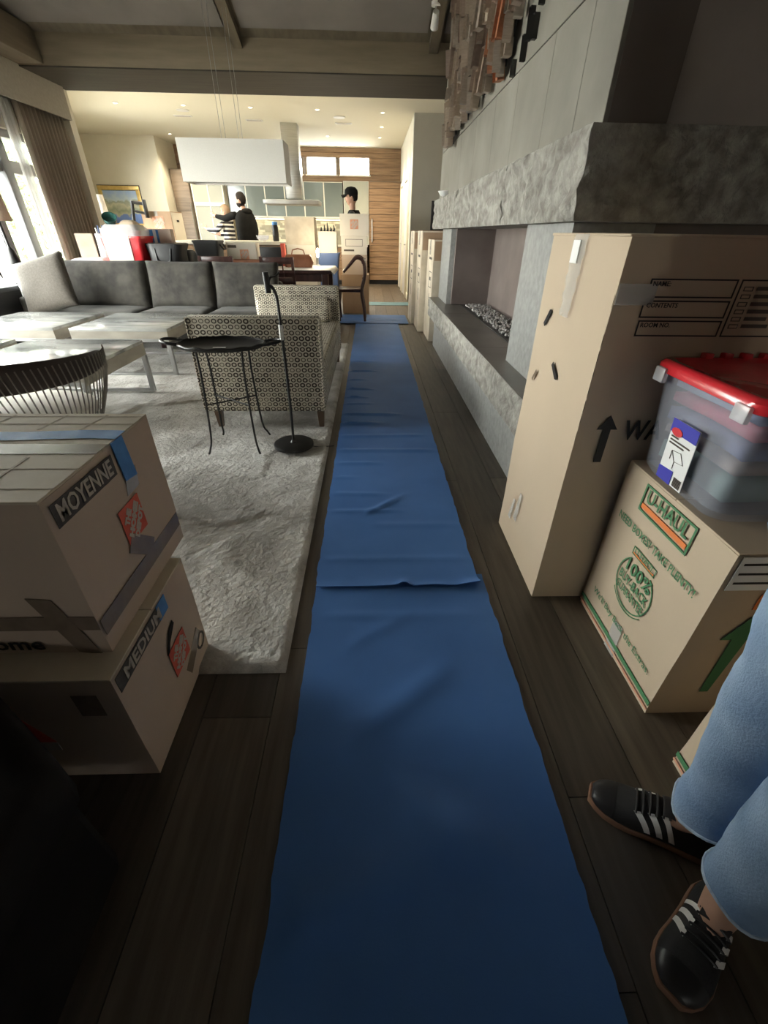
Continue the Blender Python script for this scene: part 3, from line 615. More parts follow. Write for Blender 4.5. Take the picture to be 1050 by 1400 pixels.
def arc(t, r0, r1, a0, a1, c, n=28):
    mb = MB(); Rv, Uv = Vector(XM[0]), Vector(XM[1]); N = Rv.cross(Uv)
    for i in range(n):
        a, b2 = a0+(a1-a0)*i/n, a0+(a1-a0)*(i+1)/n
        mb.poly([c+Rv*r*math.cos(q)+Uv*r*math.sin(q) for r, q in ((r0, a), (r1, a), (r1, b2), (r0, b2))], N)
    return mb.build('print_ring', M['green'], t)
c0 = f(.225, .285); arc(u1, .088, .092, R(-235), R(55), c0); arc(u1, .098, .101, R(-140), R(-40), c0)
outline(u1, 'print_frame', .165, .372, .285, .40, .003, f(0, 0), *XM, M['green']); text(u1, 'lettering', 'U-HAUL', f(.225, .388), *XM, M['green'], .024, .10, .0001); decal(u1, 'print_bar', rect(.17, .376, .28, .380), f(0, 0), *XM, M['orange'])
text(u1, 'lettering', '100%', f(.225, .33), *XM, M['green'], .062, .13, .0010); text(u1, 'lettering', 'BUY-BACK', f(.225, .283), *XM, M['green'], .044, .155, .0007); text(u1, 'lettering', 'GUARANTEE', f(.225, .245), *XM, M['green'], .04, .15, .0006)
text(u1, 'lettering', "We'll Buy Back the Extras.", f(.24, .122), *XM, M['green'], .034, .36, .0001)
g = lambda x, z: Vector((x-1.055, -.2385, z))
decal(u1, 'paper_label', rect(0, 0, .20, .10), g(.83, .505), *YM, M['paper']); 
for i in range(3): decal(u1, 'label_line', rect(0, 0, .18, .006), g(.84, .525+.028*i), *YM, M['ink'], .002)
decal(u1, 'arrow_print', [(-.012, -.22), (.012, -.22), (.02, .0), (.05, .0), (0, .09), (-.05, .0), (-.02, .0)], g(.95, .33), *YM, M['green'])
outline(u1, 'print_frame', .93, .44, 1.2, .49, .006, g(0, 0), *YM, M['orange'])
decal(u1, 'tape_strip', [(0, 0), (.06, 0), (.05, .13), (.0, .12)], f(.21, .002), *XM, M['cleartape'], .0009)
u2, f2 = uhaul((1.055, .35, 0), .47, .46, .62, 'brown moving box with green stripe beside the standing person')
text(u2, 'lettering', 'U-HAUL', f2(.23, .56), *XM, M['green'], .056, .19, .0009); decal(u2, 'print_bar', rect(.125, .517, .335, .533), f2(0, 0), *XM, M['orange']); outline(u2, 'print_frame', .115, .505, .345, .592, .006, f2(0, 0), *XM, M['green'])
text(u2, 'lettering', 'NEED BOXES? TAKE PLENTY!', f2(.235, .442), *XM, M['green'], .036, .38, .0003)

# plastic tote with red lid
tt = thing('storage_tote', 'clear plastic storage tote with red lid on top of the printed moving box', 'storage tote', (1.012, 1.0, .6125))
def rr(w, d, z, r=.05, n=5, bump=0):
    out = []
    for cx, cy, a0 in ((w/2-r, d/2-r, 0), (-w/2+r, d/2-r, 90), (-w/2+r, -d/2+r, 180), (w/2-r, -d/2+r, 270)):
        for i in range(n+1):
            a = R(a0+90*i/n); out.append(Vector((cx+r*math.cos(a), cy+r*math.sin(a), z)))
    return out
MB().loft([rr(.34, .31, .0, .05), rr(.37, .335, .02, .05), rr(.41, .37, .26, .045), rr(.425, .388, .29, .045), rr(.415, .38, .29, .045), rr(.40, .36, .26, .04), rr(.36, .325, .025, .045), rr(.30, .28, .012, .04)]).build('tub', M['clearplastic'], tt, True, 45)
MB().loft([rr(.435, .40, .280, .05), rr(.45, .412, .284, .05), rr(.45, .412, .304, .05), rr(.435, .398, .312, .05), rr(.39, .36, .312, .04), rr(.37, .34, .303, .04)]).build('lid', M['redplastic'], tt, True, 45)
for i in range(4): bx('lid_rib', M['redplastic'], tt, -.10+i*.055, -.075+i*.055, .178, .2, .308, .324, .003)
for s in (-1, 1): bx('latch', M['latch'], tt, -.232, -.218, s*.15-.022, s*.15+.022, .258, .296, .004)
fl2 = lambda y, z: Vector((-.2025-.075*(z-.70), y-1.0, z-.6325))
lab = MB().poly([fl2(1.05, .655), fl2(.945, .655), fl2(.945, .825), fl2(1.05, .825)], (-1, 0, 0), .0015).build('product_label', M['paper'], tt)
M['labelblue'] = pm('label_blue', (.06, .06, .42), rough=.4); M['labelred'] = pm('label_red', (.65, .04, .05), rough=.4)
dx = Vector((-.0025, 0, 0))
MB().poly([fl2(1.05, .79)+dx, fl2(.945, .79)+dx, fl2(.945, .825)+dx, fl2(1.05, .825)+dx], (-1, 0, 0), .001).build('label_header', M['labelblue'], lab)
MB().poly([fl2(1.05, .655)+dx, fl2(.99, .655)+dx, fl2(.99, .695)+dx, fl2(1.05, .69)+dx], (-1, 0, 0), .001).build('label_footer', M['labelblue'], lab)
MB().poly([fl2(1.02+.022*math.cos(a*.524), .795+.011*math.sin(a*.524))+dx*1.7 for a in range(12)], (-1, 0, 0), .001).build('label_badge', M['labelred'], lab)
for i, w2 in enumerate((.03, .08, .06)): MB().poly([fl2(1.04, .778-.009*i)+dx, fl2(1.04-w2, .778-.009*i)+dx, fl2(1.04-w2, .782-.009*i)+dx, fl2(1.04, .782-.009*i)+dx], (-1, 0, 0), .001).build('label_line', M['inkgrey'], lab)
for i in range(7): MB().poly([fl2(.98-.0045*i, .66)+dx, fl2(.978-.0045*i, .66)+dx, fl2(.978-.0045*i, .685)+dx, fl2(.98-.0045*i, .685)+dx], (-1, 0, 0), .001).build('label_bar', M['inkgrey'], lab)
p4 = [fl2(1.02, .745)+dx, fl2(.985, .75)+dx, fl2(.965, .725)+dx, fl2(1.0, .72)+dx, fl2(1.02, .745)+dx]
MB().tube(p4, .0009, 4).tube([p4[3], fl2(1.0, .70)+dx], .0009, 4).tube([p4[0], fl2(1.02, .72)+dx], .0009, 4).build('label_drawing', M['inkgrey'], lab)
# folded clothes seen through the tub
for i, (c, z, h, w, d, ox, oy, lb2) in enumerate(((('sage', (.28, .40, .33)), .03, .08, .31, .27, 0, .0, 'folded sage green cloth at the bottom of the clear tote'), (('tan', (.45, .36, .28)), .113, .035, .32, .28, 0, .0, 'folded tan cloth in the clear tote'), (('slate', (.20, .22, .34)), .15, .05, .33, .29, .0, 0, 'folded slate blue cloth in the clear tote'), (('rose', (.55, .10, .14)), .202, .035, .33, .30, .0, .0, 'folded rose red cloth in the clear tote'), (('greyblue', (.30, .33, .42)), .239, .045, .34, .30, 0, 0, 'folded grey blue cloth on top in the clear tote'))):
    m = pm(c[0]+'_cloth', c[1], tuple(v*.8 for v in c[1]), 9, .9, .3, 30)
    o = cushion(w, d, h, 12, 12, .35, seed=i).build('folded_cloth', m, None, True, 180); o.location = (1.012+ox, 1.0+oy, .6125+z+h/2); tag(o, lb2, 'cloth', 'clothes packed in the tote')
# ------------------------------------------------------------------ living-room furniture
RZ = .0205        # height of the rug pile under furniture feet
ct = thing('coffee_table', 'x', 'table', (0, 0, RZ), 0, 'four stone-topped coffee tables')
bx('stone_top', M['marble'], ct, -.44, .44, -.45, .45, .395, .42, .003)
for a in ((-.44, .44, -.45, -.43), (-.44, .44, .43, .45), (-.44, -.42, -.43, .43), (.42, .44, -.43, .43)): bx('apron', M['marbleside'], ct, *a, .305, .395)
for sx in (-1, 1):
    for sy in (-1, 1): bx('leg', M['satin'], ct, sx*.425-.018, sx*.425+.018, sy*.435-.018, sy*.435+.018, 0, .305, .002, 1)
for sy in (-1, 1): bx('floor_rail', M['satin'], ct, -.407, .407, sy*.435-.016, sy*.435+.016, 0, .022, .002, 1)
for sy in (-1, 1): bx('top_rail', M['satin'], ct, -.44, .44, sy*.4515-.001, sy*.4515+.001, .305, .332)
ct.location = (-2.32, 3.32, RZ); ct['label'] = 'stone-topped coffee table nearest the woven-back wire chair'
dup(ct, (-2.31, 4.69, RZ), label='stone-topped coffee table between the sofa and the patterned settee')
dup(ct, (-3.34, 4.70, RZ), label='stone-topped coffee table before the left sofa seat with the taupe pillow')
dup(ct, (-3.34, 3.32, RZ), label='leftmost front stone-topped coffee table, cut off by the picture edge')
# small white table runner of paper on the left front table
tag(cushion(.30, .22, .012, 8, 8, .3).build('paper_stack', M['paper'], None, True, 180), 'white papers lying on the leftmost coffee table', 'papers').location = (-3.05, 3.5, RZ+.427)
# grey velvet sofa
sf = thing('sofa', 'long grey velvet sofa behind the coffee tables', 'sofa', (-2.35, 5.75, 0))
bx('base', M['velvet'], sf, -1.43, 1.25, -.40, .40, .12, .27, .02)
for x in (-1.3, -.1, 1.1):
    for y in (-.33, .33): bx('leg', M['darkwood'], sf, x-.03, x+.03, y-.03, y+.03, .0 if y > 0 else RZ, .12, .004)
bx('back_frame', M['velvet'], sf, -1.43, 1.25, .24, .42, .27, .68, .04, 3)
for s in (-1,): bx('arm', M['velvet'], sf, -1.55, -1.435, -.40, .42, .12, .56, .03, 3)
bx('arm', M['velvet'], sf, 1.255, 1.36, -.40, .42, .12, .56, .03, 3)
for i, (x, w_) in enumerate(((-.87, 1.11), (.08, .77), (.86, .77))):
    o = cushion(w_, .66, .19, 16, 12, .35, seed=i).build('seat_cushion', M['velvet'], sf, True, 180); o.location = (x, -.10, .335)
    o = cushion(w_-.01, .50, .20, 16, 14, .45, seed=i+5).build('back_cushion', M['velvet'], sf, True, 180); o.location = (x, .15, .64); o.rotation_euler = (R(78), 0, 0)
tp = thing('throw_pillow', 'square taupe throw pillow with silver edge leaning on the left sofa cushion', 'pillow', (-3.61, 5.46, .67))
tp.rotation_euler = (R(66), R(-14), R(4))
cushion(.56, .56, .17, 18, 18, .75, seed=4).build('pillow_cover', M['pillowfab'], tp, True, 180)
MB().tube([(-.27, -.27, 0), (-.262, -.1, 0), (-.26, .1, 0), (-.27, .27, 0)], [.02, .03, .03, .02], 8).build('sequin_edge', M['sequin'], tp, True)
# ring-pattern settee with two high ends
st = thing('settee', 'cream settee with dark ring-pattern fabric and two high ends beside the runner', 'settee', (-.735, 3.88, RZ))
def panel(y0, y1, n): return MB().box(-.42, .42, y0, y1, .125, .735, .022, 3).build(n, M['ring'], st, True, 40)
panel(-.99, -.89, 'end_panel'); panel(.88, .98, 'end_panel')
bx('seat_base', M['ring'], st, -.415, .415, -.89, .88, .13, .29, .01)
MB().box(-.415, .418, -.885, .875, .29, .43, .03, 3).build('seat_cushion', M['ring'], st, True, 40)
for s in (-1, 1): MB().tube([(s*.41, -.99, .73), (s*.41, -.99, .14)], .006, 6).build('piping', M['ring'], st, True)
for x in (-.34, .38):
    for y in (-.93, .92): MB().loft([[(x-r, y-r, z), (x+r, y-r, z), (x+r, y+r, z), (x-r, y+r, z)] for r, z in ((.016, 0), (.026, .13))]).build('leg', M['legwood'], st)
pl = MB().box(-.375, .355, -.06, .06, -.115, .115, .055, 4).build('bolster_pillow', M['ring'], None, True, 60); pl.location = (-.74, 4.655, RZ+.535); pl.rotation_euler = (R(-14), 0, 0)
tag(pl, 'ring-pattern bolster pillow resting against the far end of the settee', 'pillow')
# tray table
tr = thing('tray_table', 'small black iron tray table with oval tray, ring handles and thin legs', 'table', (-.86, 2.62, RZ))
ty = .615
MB().lathe([(.195, 0), (.235, .004), (.245, .022), (.24, .024), (.225, .010), (.005, .006)], 40, (0, 0, ty), sx=1, sy=.72).build('tray', M['blackmetal'], tr, True, 60)
MB().tube([(.244*math.cos(R(a)), .176*math.sin(R(a)), ty+.023+.003*math.sin(R(a*12))) for a in range(0, 361, 6)], .006, 6).build('tray_rim', M['blackmetal'], tr, True)
for s in (-1, 1):
    MB().tube([(s*.235, -.05, ty+.022), (s*.29, -.055, ty+.03), (s*.335, -.02, ty+.036), (s*.335, .03, ty+.036), (s*.29, .06, ty+.03), (s*.235, .05, ty+.022)], .009, 8, sm=4).build('handle', M['blackmetal'], tr, True)
for sx, fx in ((-1, -.155), (1, .165)):
    for sy, fy in ((-1, -.155), (1, .155)):
        MB().tube([(sx*.13, sy*.075, ty), (sx*.125, sy*.085, .45), (sx*.135, sy*.11, .12), (fx*.93, fy*.93, .035), (fx, fy, .006)], .0065, 8, sm=4).build('leg', M['blackmetal'], tr, True)
for s in (-1, 1): MB().tube([(-.128, -s*.095, .30), (.128, s*.095, .30)], .005, 6).build('cross_brace', M['blackmetal'], tr, True)
bx('paper_tag', M['paper'], tr, -.03, .04, -.075, -.062, ty+.010, ty+.013)
# reading lamp
fl_ = thing('floor_lamp', 'slim black reading floor lamp with round base in front of the settee', 'lamp', (-.505, 2.60, RZ))
MB().lathe([(.118, 0), (.128, .006), (.128, .022), (.12, .028), (.02, .03), (.012, .045)], 36).build('base', M['blackmetal'], fl_, True, 50)
MB().tube([(0, 0, .04), (.004, 0, .3), (.002, 0, .62), (.0, 0, .80), (-.004, 0, .88), (-.02, 0, .925), (-.045, 0, .94)], .0085, 10, sm=4).build('pole', M['blackmetal'], fl_, True)
MB().tube([(0, 0, .66), (0, 0, .74)], .013, 10).build('collar', M['steel'], fl_, True)
MB().tube([(-.045, 0, .90), (-.05, 0, 1.0)], [.016, .016], 12).build('lamp_head', M['blackmetal'], fl_, True)
MB().tube([(-.048, 0, .92), (-.03, .01, .975), (.0, .02, .98), (.02, .02, 1.0)], .005, 8).build('swivel_arm', M['blackmetal'], fl_, True)
MB().tube([(.04, .0, .012), (.16, .0, -.006), (.26, .02, -.008)], .003, 6).build('cord', M['black'], fl_, True)
# woven wire chair
wc = thing('wire_chair', 'curved wire-rod chair with dark padded rail and ivory seat behind the boxes', 'chair', (-1.68, 2.10, RZ))
def ring_pt(a, r, z): return (r*math.cos(R(a)), r*math.sin(R(a)), z)
mb = MB(); rings = []
for i in range(29):
    a = -218+256*i/28+0; s = math.sin(math.pi*i/28)**.5; t = .022+.004*s; h = .018+.045*s; z = .655-.02*(1-s)
    rings.append([ring_pt(a, .355+t*math.cos(R(q))*.8, z+h*math.sin(R(q))) for q in range(0, 360, 30)])
mb.loft(rings).build('top_rail', M['rail'], wc, True)
MB().tube([ring_pt(a, .29, .37) for a in range(0, 361, 12)], .006, 6).build('seat_ring', M['wire'], wc, True)
MB().tube([ring_pt(a, .20, .20) for a in range(0, 361, 12)], .005, 6).build('waist_ring', M['wire'], wc, True)
MB().tube([ring_pt(a, .33, .008) for a in range(0, 361, 12)], .006, 6).build('foot_ring', M['wire'], wc, True)
for i in range(64):
    a = -216+252*i/63
    MB().tube([ring_pt(a, .383, .69), ring_pt(a+2, .378, .60), ring_pt(a+4, .34, .48), ring_pt(a+6, .295, .37), ring_pt(a+10, .205, .20), ring_pt(a+14, .25, .08), ring_pt(a+16, .33, .008)], .0032, 4).build('wire_rod', M['wire'], wc, True)
MB().lathe([(.05, .375), (.26, .376), (.285, .40), (.28, .43), (.24, .448), (.01, .455)], 36).build('seat_cushion', M['cushion'], wc, True)
MB().lathe([(.365, .0), (.375, .01), (.365, .02)], 24, (0, 0, -.3)) if False else None
# lamp, black side table and wire figure by the window
sd = thing('side_table', 'low black box side table at the left end of the sofa', 'table', (-4.03, 5.45, 0))
bx('top', M['charcoal'], sd, -.12, .10, -.42, .38, .62, .66, .004); bx('front_panel', M['charcoal'], sd, -.11, .09, -.41, -.39, .30, .62); bx('side_panel', M['black'], sd, .07, .09, -.39, .37, .0, .62); bx('side_panel', M['black'], sd, -.11, -.09, -.39, .37, .0, .62); bx('shelf', M['darkwood'], sd, -.09, .07, -.39, .37, .28, .30)
lp = thing('table_lamp', 'peach drum-shade lamp at the left edge on the black side table', 'lamp', (-4.03, 5.72, .661))
MB().lathe([(.07, 0), (.075, .012), (.03, .03), (.045, .10), (.06, .20), (.035, .33), (.014, .36), (.014, .60)], 24).build('lamp_base', M['blackmetal'], lp, True)
MB().lathe([(.125, .60), (.10, .98), (.097, .98), (.122, .60)], 32).build('lamp_shade', M['lampshade'], lp, True)
sc = thing('figurine', 'dark bronze bird figurine beside the lamp near the window', 'figurine', (-4.03, 5.22, .661))
MB().tube([(0, 0, 0), (0, .0, .03), (.0, .0, .10), (.02, .02, .2), (.03, .02, .28), (0, 0, .35), (-.03, -.02, .42), (-.02, -.04, .46)], [.06, .05, .02, .055, .06, .04, .022, .012], 12).build('body', M['blackmetal'], sc, True)
MB().tube([(.03, .03, .28), (.07, .08, .2), (.09, .1, .08)], [.03, .025, .006], 8).build('wing', M['blackmetal'], sc, True)

# ------------------------------------------------------------------ curtains and valance
cu = thing('curtain', 'taupe pleated curtain hanging at the far end of the left windows', 'curtain', (-4.0, 6.95, 0))
def drape(y0, y1, n, amp, nm, m, x, zt):
    mb = MB().grid(n, 14, lambda u, v: Vector((x+amp*math.sin(u*n*.785)+.01*noise.noise(Vector((u*20, v*3, 0))), y0+(y1-y0)*u, .02+(zt-.02)*v)))
    o = mb.build(nm, m, cu, True, 180); md = o.modifiers.new('thickness', 'SOLIDIFY'); md.thickness = .003; return o
drape(-.33, .60, 96, .045, 'drape', M['curtain'], 0, 2.40); drape(-.50, -.34, 20, .03, 'sheer', M['sheer'], -.05, 2.40)
va = thing('valance', 'long linen box valance above the curtain on the left wall', 'valance', (-4.15, 4.6, 2.38))
bx('front_board', M['valance'], va, .24, .27, -3.4, 2.98, 0, .34, .004); bx('top_board', M['valance'], va, .0, .24, -3.4, 2.98, .32, .34); bx('end_board', M['valance'], va, .002, .24, 2.96, 2.98, 0, .32)
# ------------------------------------------------------------------ outside: lawn and shrubs
tag(bx('terrace', M['terrace'], None, -22, -4.6, -4, 26, -.4, -.3), 'pale stone terrace outside the left windows', 'terrace', kind='stuff')
def shrub(name, label, loc, r, h, n, seed):
    t = thing(name, label, 'tree', loc, 0, 'trees outside the windows'); rn = random.Random(seed)
    MB().tube([(0, 0, 0), (.05, .03, h*.4), (0, -.05, h*.8)], [.10, .07, .03], 8).build('trunk', M['bark'], t, True)
    for k in range(3):
        mb = MB()
        for i in range(n):
            a = rn.random()*6.283; zz = rn.random()*2-1; rr2 = (rn.random()**.4); q = math.sqrt(1-zz*zz)
            c = Vector((r*rr2*q*math.cos(a), r*rr2*q*math.sin(a), h*.55+h*.5*rr2*zz)); s = rn.uniform(.05, .10)
            d1 = Vector((rn.gauss(0, 1), rn.gauss(0, 1), rn.gauss(0, 1))).normalized()*s; d2 = d1.orthogonal().normalized()*s*.5
            vs = [mb.bm.verts.new(c+p) for p in (-d1, d2, d1, -d2)]; mb.bm.faces.new(vs)
        o = mb.build('foliage', M['leaf'][k], t); o['kind'] = 'stuff'
shrub('garden_tree', 'leafy green tree outside the window, nearest the curtain', (-8.6, 13.6, -.299), 1.0, 3.4, 1500, 1)
shrub('garden_tree', 'leafy green tree farther out, right of the window stile', (-12.0, 17.6, -.299), 1.7, 4.8, 1500, 2)
shrub('garden_tree', 'leafy green tree outside, left of the window stile', (-11.0, 13.2, -.299), 1.3, 3.8, 1200, 3)

# ------------------------------------------------------------------ kitchen: back run
bc = thing('base_cabinet', 'walnut base cabinet run under the stone backsplash', 'cabinet', (-2.0, 13.6, 0))
bx('carcass', M['walnutgrey'], bc, -1.6, 1.9, -.27, .33, .1, .88); bx('toe_kick', M['black'], bc, -1.6, 1.9, -.22, .33, 0, .1)
for i in range(6): d = bx('door', M['walnut'], bc, -1.59+i*.582, -1.02+i*.582, -.29, -.27, .12, .86, .003, 1); bx('handle', M['steel'], d, -1.4+i*.582, -1.2+i*.582, -.31, -.29, .80, .815)
tag(bx('worktop', M['counter'], None, -3.62, -.06, 13.29, 13.93, .8805, .92, .004), 'pale stone worktop along the back kitchen wall', 'worktop')
bs = struct(bx('wall_back_splash', M['splash'][0], None, -3.64, -.06, 13.925, 13.958, .921, 1.5)); rn = random.Random(5)
z = .925; r = 0
while z < 1.49:
    x = -3.64-rn.random()*.1; h = .052
    while x < -.08:
        w = rn.uniform(.10, .28); a = max(x, -3.63); b2 = min(x+w, -.07)
        if b2-a > .03 and b2 > -3.1: bx('splash_stone', M['splash'][rn.randrange(3)], bs, a+.002, b2-.002, 13.925-rn.uniform(.005, .022), 13.925, z+.002, z+h-.002)
        x += w
    z += h
mx = [-3.64, -3.16, -2.68, -2.18, -1.69, -1.18, -.69]
nm2 = ['leftmost', 'second from the left', 'third from the left', 'third from the right', 'second from the right', 'rightmost']
for i, (a, b2) in enumerate(zip(mx, mx[1:])):
    t = thing('wall_cabinet', 'grey-green glass wall cabinet, %s in the row above the backsplash' % nm2[i], 'cabinet', ((a+b2)/2, 13.75, 1.52), 0, 'glass wall cabinets in the back kitchen row'); w = (b2-a)/2
    bx('carcass', M['walnutgrey'], t, -w, w, -.14, .17, 0, .74); d = bx('door', M['cabglass'], t, -w+.028, w-.004, -.16, -.14, .02, .73)
    bx('door_frame', M['trim'], t, -w, -w+.026, -.165, -.14, 0, .745); bx('light_rail', M['trim'], t, -w, w, -.165, -.14, -.02, .018); 
    bx('top_rail', M['trim'], t, -w, w, -.165, -.14, .732, .745)
st2 = thing('light_strip', 'glowing strip light under the glass wall cabinets', 'light', (-2.0, 13.78, 1.47)); bx('diffuser', M['strip'], st2, -1.6, 1.3, -.02, .02, 0, .012); bx('housing', M['steel'], st2, -1.6, 1.3, -.03, .03, .012, .028)
pc = thing('panel_cabinet', 'pale glass panel cabinet between the wall cabinets and walnut tall cabinet', 'cabinet', (-.36, 13.75, .93)); bx('carcass', M['white'], pc, -.31, .33, -.14, .17, 0, 1.36); bx('door', M['paleglass'], pc, -.30, .32, -.16, -.14, .01, 1.35, .003, 1); bx('door_frame', M['trim'], pc, .32, .335, -.165, -.14, 0, 1.36)
tc_ = thing('tall_cabinet', 'tall walnut cabinet of horizontal slats with long bar handle', 'cabinet', (.39, 13.66, 0)); bx('carcass', M['walnutgrey'], tc_, -.40, .40, -.16, .26, .1, 2.29); bx('toe_kick', M['black'], tc_, -.40, .40, -.12, .26, 0, .1)
z = .105
while z < 2.2: bx('slat', M['walnut'], tc_, -.40, .395, -.19, -.16, z, z+.128, .004, 1); z += .136
MB().tube([(-.33, -.19, 1.0), (-.33, -.225, 1.0), (-.33, -.225, 1.5), (-.33, -.19, 1.5)], .014, 8).build('bar_handle', M['steel'], tc_, True)
tl = thing('tall_cabinet', 'tall greyed walnut cabinet beside the cream wall at the kitchen left', 'cabinet', (-4.66, 13.55, 0)); bx('carcass', M['walnutgrey'], tl, -.19, .215, -.25, .36, .08, 2.44, .003); bx('door', M['walnutgrey'], tl, -.18, .21, -.27, -.25, .1, 1.6, .003); bx('door', M['walnutgrey'], tl, -.18, .21, -.27, -.25, 1.61, 2.42, .003)
MB().tube([(.19, -.27, .95), (.19, -.30, .95), (.19, -.30, 1.75), (.19, -.27, 1.75)], .013, 8).build('bar_handle', M['steel'], tl, True)
gd = thing('glass_cabinet', 'tall pale glass-door cabinet behind the two people', 'cabinet', (-3.99, 13.6, 0)); bx('carcass', M['white'], gd, -.42, .34, -.2, .33, 0, 2.26)
for a, b2 in ((-.40, -.04), (-.02, .33)):
    for z0, z1 in ((.05, 1.72), (1.80, 2.22)): bx('glass_door', M['paleglass'], gd, a, b2, -.225, -.2, z0, z1, .003, 1)
for x in (-.42, -.035, .325): bx('door_frame', M['trim'], gd, x-.012, x+.02, -.24, -.2, 0, 2.26)
bx('door_frame', M['trim'], gd, -.40, .32, -.238, -.226, 1.72, 1.80)
# range hood
rh = thing('range_hood', 'brushed steel ceiling range hood with flat canopy', 'range hood', (-1.58, 11.3, 0))
bx('chimney', M['steel'], rh, -.16, .16, -.16, .16, 1.78, 2.98, .003); bx('canopy', M['satin'], rh, -.62, .52, -.35, .35, 1.68, 1.76, .006)
bx('glass_edge', M['pane'], rh, -.64, .54, -.37, .37, 1.76, 1.772)
# bar-height island
il = thing('kitchen_island', 'bar-height kitchen island with pale stone top behind the dining table', 'island', (-2.75, 9.5, 0))
bx('body', M['walnutgrey'], il, -1.50, 1.8, -.38, .45, .08, 1.0); bx('stone_top', M['counter'], il, -1.55, 1.85, -.5, .5, 1.0, 1.05, .004); bx('toe_kick', M['black'], il, -1.45, 1.75, -.34, .4, 0, .08)
for i in range(5): bx('panel', M['walnut'], il, -1.48+i*.655, -.84+i*.655, -.40, -.38, .1, .98, .003, 1)
# recessed lights, speakers, vents
proto = None
for i, (x, y, n) in enumerate(((-4.27, 9.89, 'nearest the column'), (-3.16, 9.94, 'second along the front row'), (-2.04, 9.99, 'above the pendant cables'), (-.9, 10.04, 'left of the round ceiling speaker'), (.24, 10.15, 'front right by the wall'), (.25, 11.36, 'middle right by the wall'), (-4.41, 12.59, 'by the cream wall'), (-.92, 12.46, 'before the clerestory windows'), (.23, 12.5, 'back right by the walnut wall'))):
    if proto is None:
        t = thing('recessed_downlight', '', 'light', (x, y, 2.98), 0, 'kitchen ceiling downlights')
        MB().lathe([(.05, 0), (.05, -.006), (.03, -.006), (.03, 0)], 20).build('trim_ring', M['white'], t, True); MB().lathe([(.029, -.001), (.029, -.003)], 20).build('lens', M['lens'], t); proto = t
    else: t = dup(proto, (x, y, 2.98))
    t['label'] = 'small recessed ceiling downlight, ' + n
    l = bpy.data.lights.new('downlight_lamp', 'SPOT'); l.energy = 17; l.color = (1, .84, .60); l.spot_size = R(120); l.spot_blend = .7; l.shadow_soft_size = .04
    o = bpy.data.objects.new('downlight_lamp', l); o.parent = t; o.location = (0, 0, -.02); COL.objects.link(o)
for i, (x, y, lb2) in enumerate(((-.55, 10.58, 'round white ceiling speaker grille at right'), (-3.3, 10.3, 'round white ceiling speaker grille at left'))):
    o = MB().lathe([(.11, 0), (.11, -.006), (.10, -.008), (.004, -.008)], 28, (x, y, 2.979)).build('ceiling_speaker', M['white'], None, True); tag(o, lb2, 'speaker')
for i, (x, y, lb2) in enumerate(((-.5, 11.1, 'white slotted ceiling vent at right'), (-3.46, 10.75, 'white slotted ceiling vent at left'), (-2.2, 11.0, 'white slotted ceiling vent in the middle'))):
    t = thing('ceiling_vent', lb2, 'vent', (x, y, 2.98)); bx('frame', M['white'], t, -.16, .16, -.06, .06, -.008, 0, .002, 1)
    for k in range(3): bx('slot', M['walldark'], t, -.14, .14, -.04+k*.03, -.03+k*.03, -.0095, -.008)
# pendant
pd = thing('pendant_light', 'large rectangular linen pendant shade hung on four thin cables', 'light', (-1.54, 6.40, 1.665))
mb = MB(); x, y, h = .585, .20, .385
mb.box(-x, x, -y, -y+.006, 0, h).box(-x, x, y-.006, y, 0, h).box(-x, -x+.006, -y+.006, y-.006, 0, h).box(x-.006, x, -y+.006, y-.006, 0, h).build('shade', M['linen'], pd)
bx('diffuser', M['white'], pd, -x+.01, x-.01, -y+.01, y-.01, .02, .026); bx('top_frame', M['steel'], pd, -.12, .12, -y+.007, y-.007, h-.02, h-.012)
for cx in (-.10, -.055, .09, .13): MB().tube([(cx, -.12, h-.015), (cx, -.12, 1.46)], .0022, 6).build('cable', M['satin'], pd, True)
# ------------------------------------------------------------------ dining table, chairs
dt = thing('dining_table', 'dark dining table under a white cover, crowded with packing things', 'table', (-1.75, 7.45, 0))
bx('tabletop', M['darkwood'], dt, -1.2, 1.2, -.5, .5, .70, .745, .006)
for sx in (-1, 1):
    for sy in (-1, 1): bx('leg', M['darkwood'], dt, sx*1.1-.045, sx*1.1+.045, sy*.42-.045, sy*.42+.045, 0, .70, .006)
bx('rail', M['darkwood'], dt, -1.06, 1.06, -.44, -.41, .60, .70); bx('rail', M['darkwood'], dt, -1.06, 1.06, .41, .44, .60, .70)
tag(MB().grid(50, 24, lambda u, v: Vector((-2.93+2.42*u, 6.93+1.06*v, .7475+.003*abs(noise.noise(Vector((u*9, v*6, 0))))-(.05*max(0, (u-.985)/.015))))).build('table_cover', M['paper'], None, True, 180), 'white paper cover spread over the dining table', 'table cover').modifiers.new('thickness', 'SOLIDIFY').thickness = -.0015
ch = thing('dining_chair', 'dark cherry dining chair with ladder back left of the lamp', 'chair', (-1.98, 6.62, 0), 0, 'dark dining chairs at the table')
bx('seat', M['darkwood'], ch, -.21, .21, -.19, .24, .44, .475, .01)
for s in (-1, 1):
    MB().loft([[(s*.2-.017, y-.017, z), (s*.2+.017, y-.017, z), (s*.2+.017, y+.017, z), (s*.2-.017, y+.017, z)] for y, z in ((-.22, 0), (-.18, .45), (-.22, .93))]).build('back_post', M['darkwood'], ch)
    MB().loft([[(s*.19-r2, .21-r2, z), (s*.19+r2, .21-r2, z), (s*.19+r2, .21+r2, z), (s*.19-r2, .21+r2, z)] for r2, z in ((.014, 0), (.02, .44))]).build('leg', M['darkwood'], ch)
for z in (.85, .62): bx('back_rail', M['darkwood'], ch, -.185, .185, -.225, -.205, z, z+.075, .004)
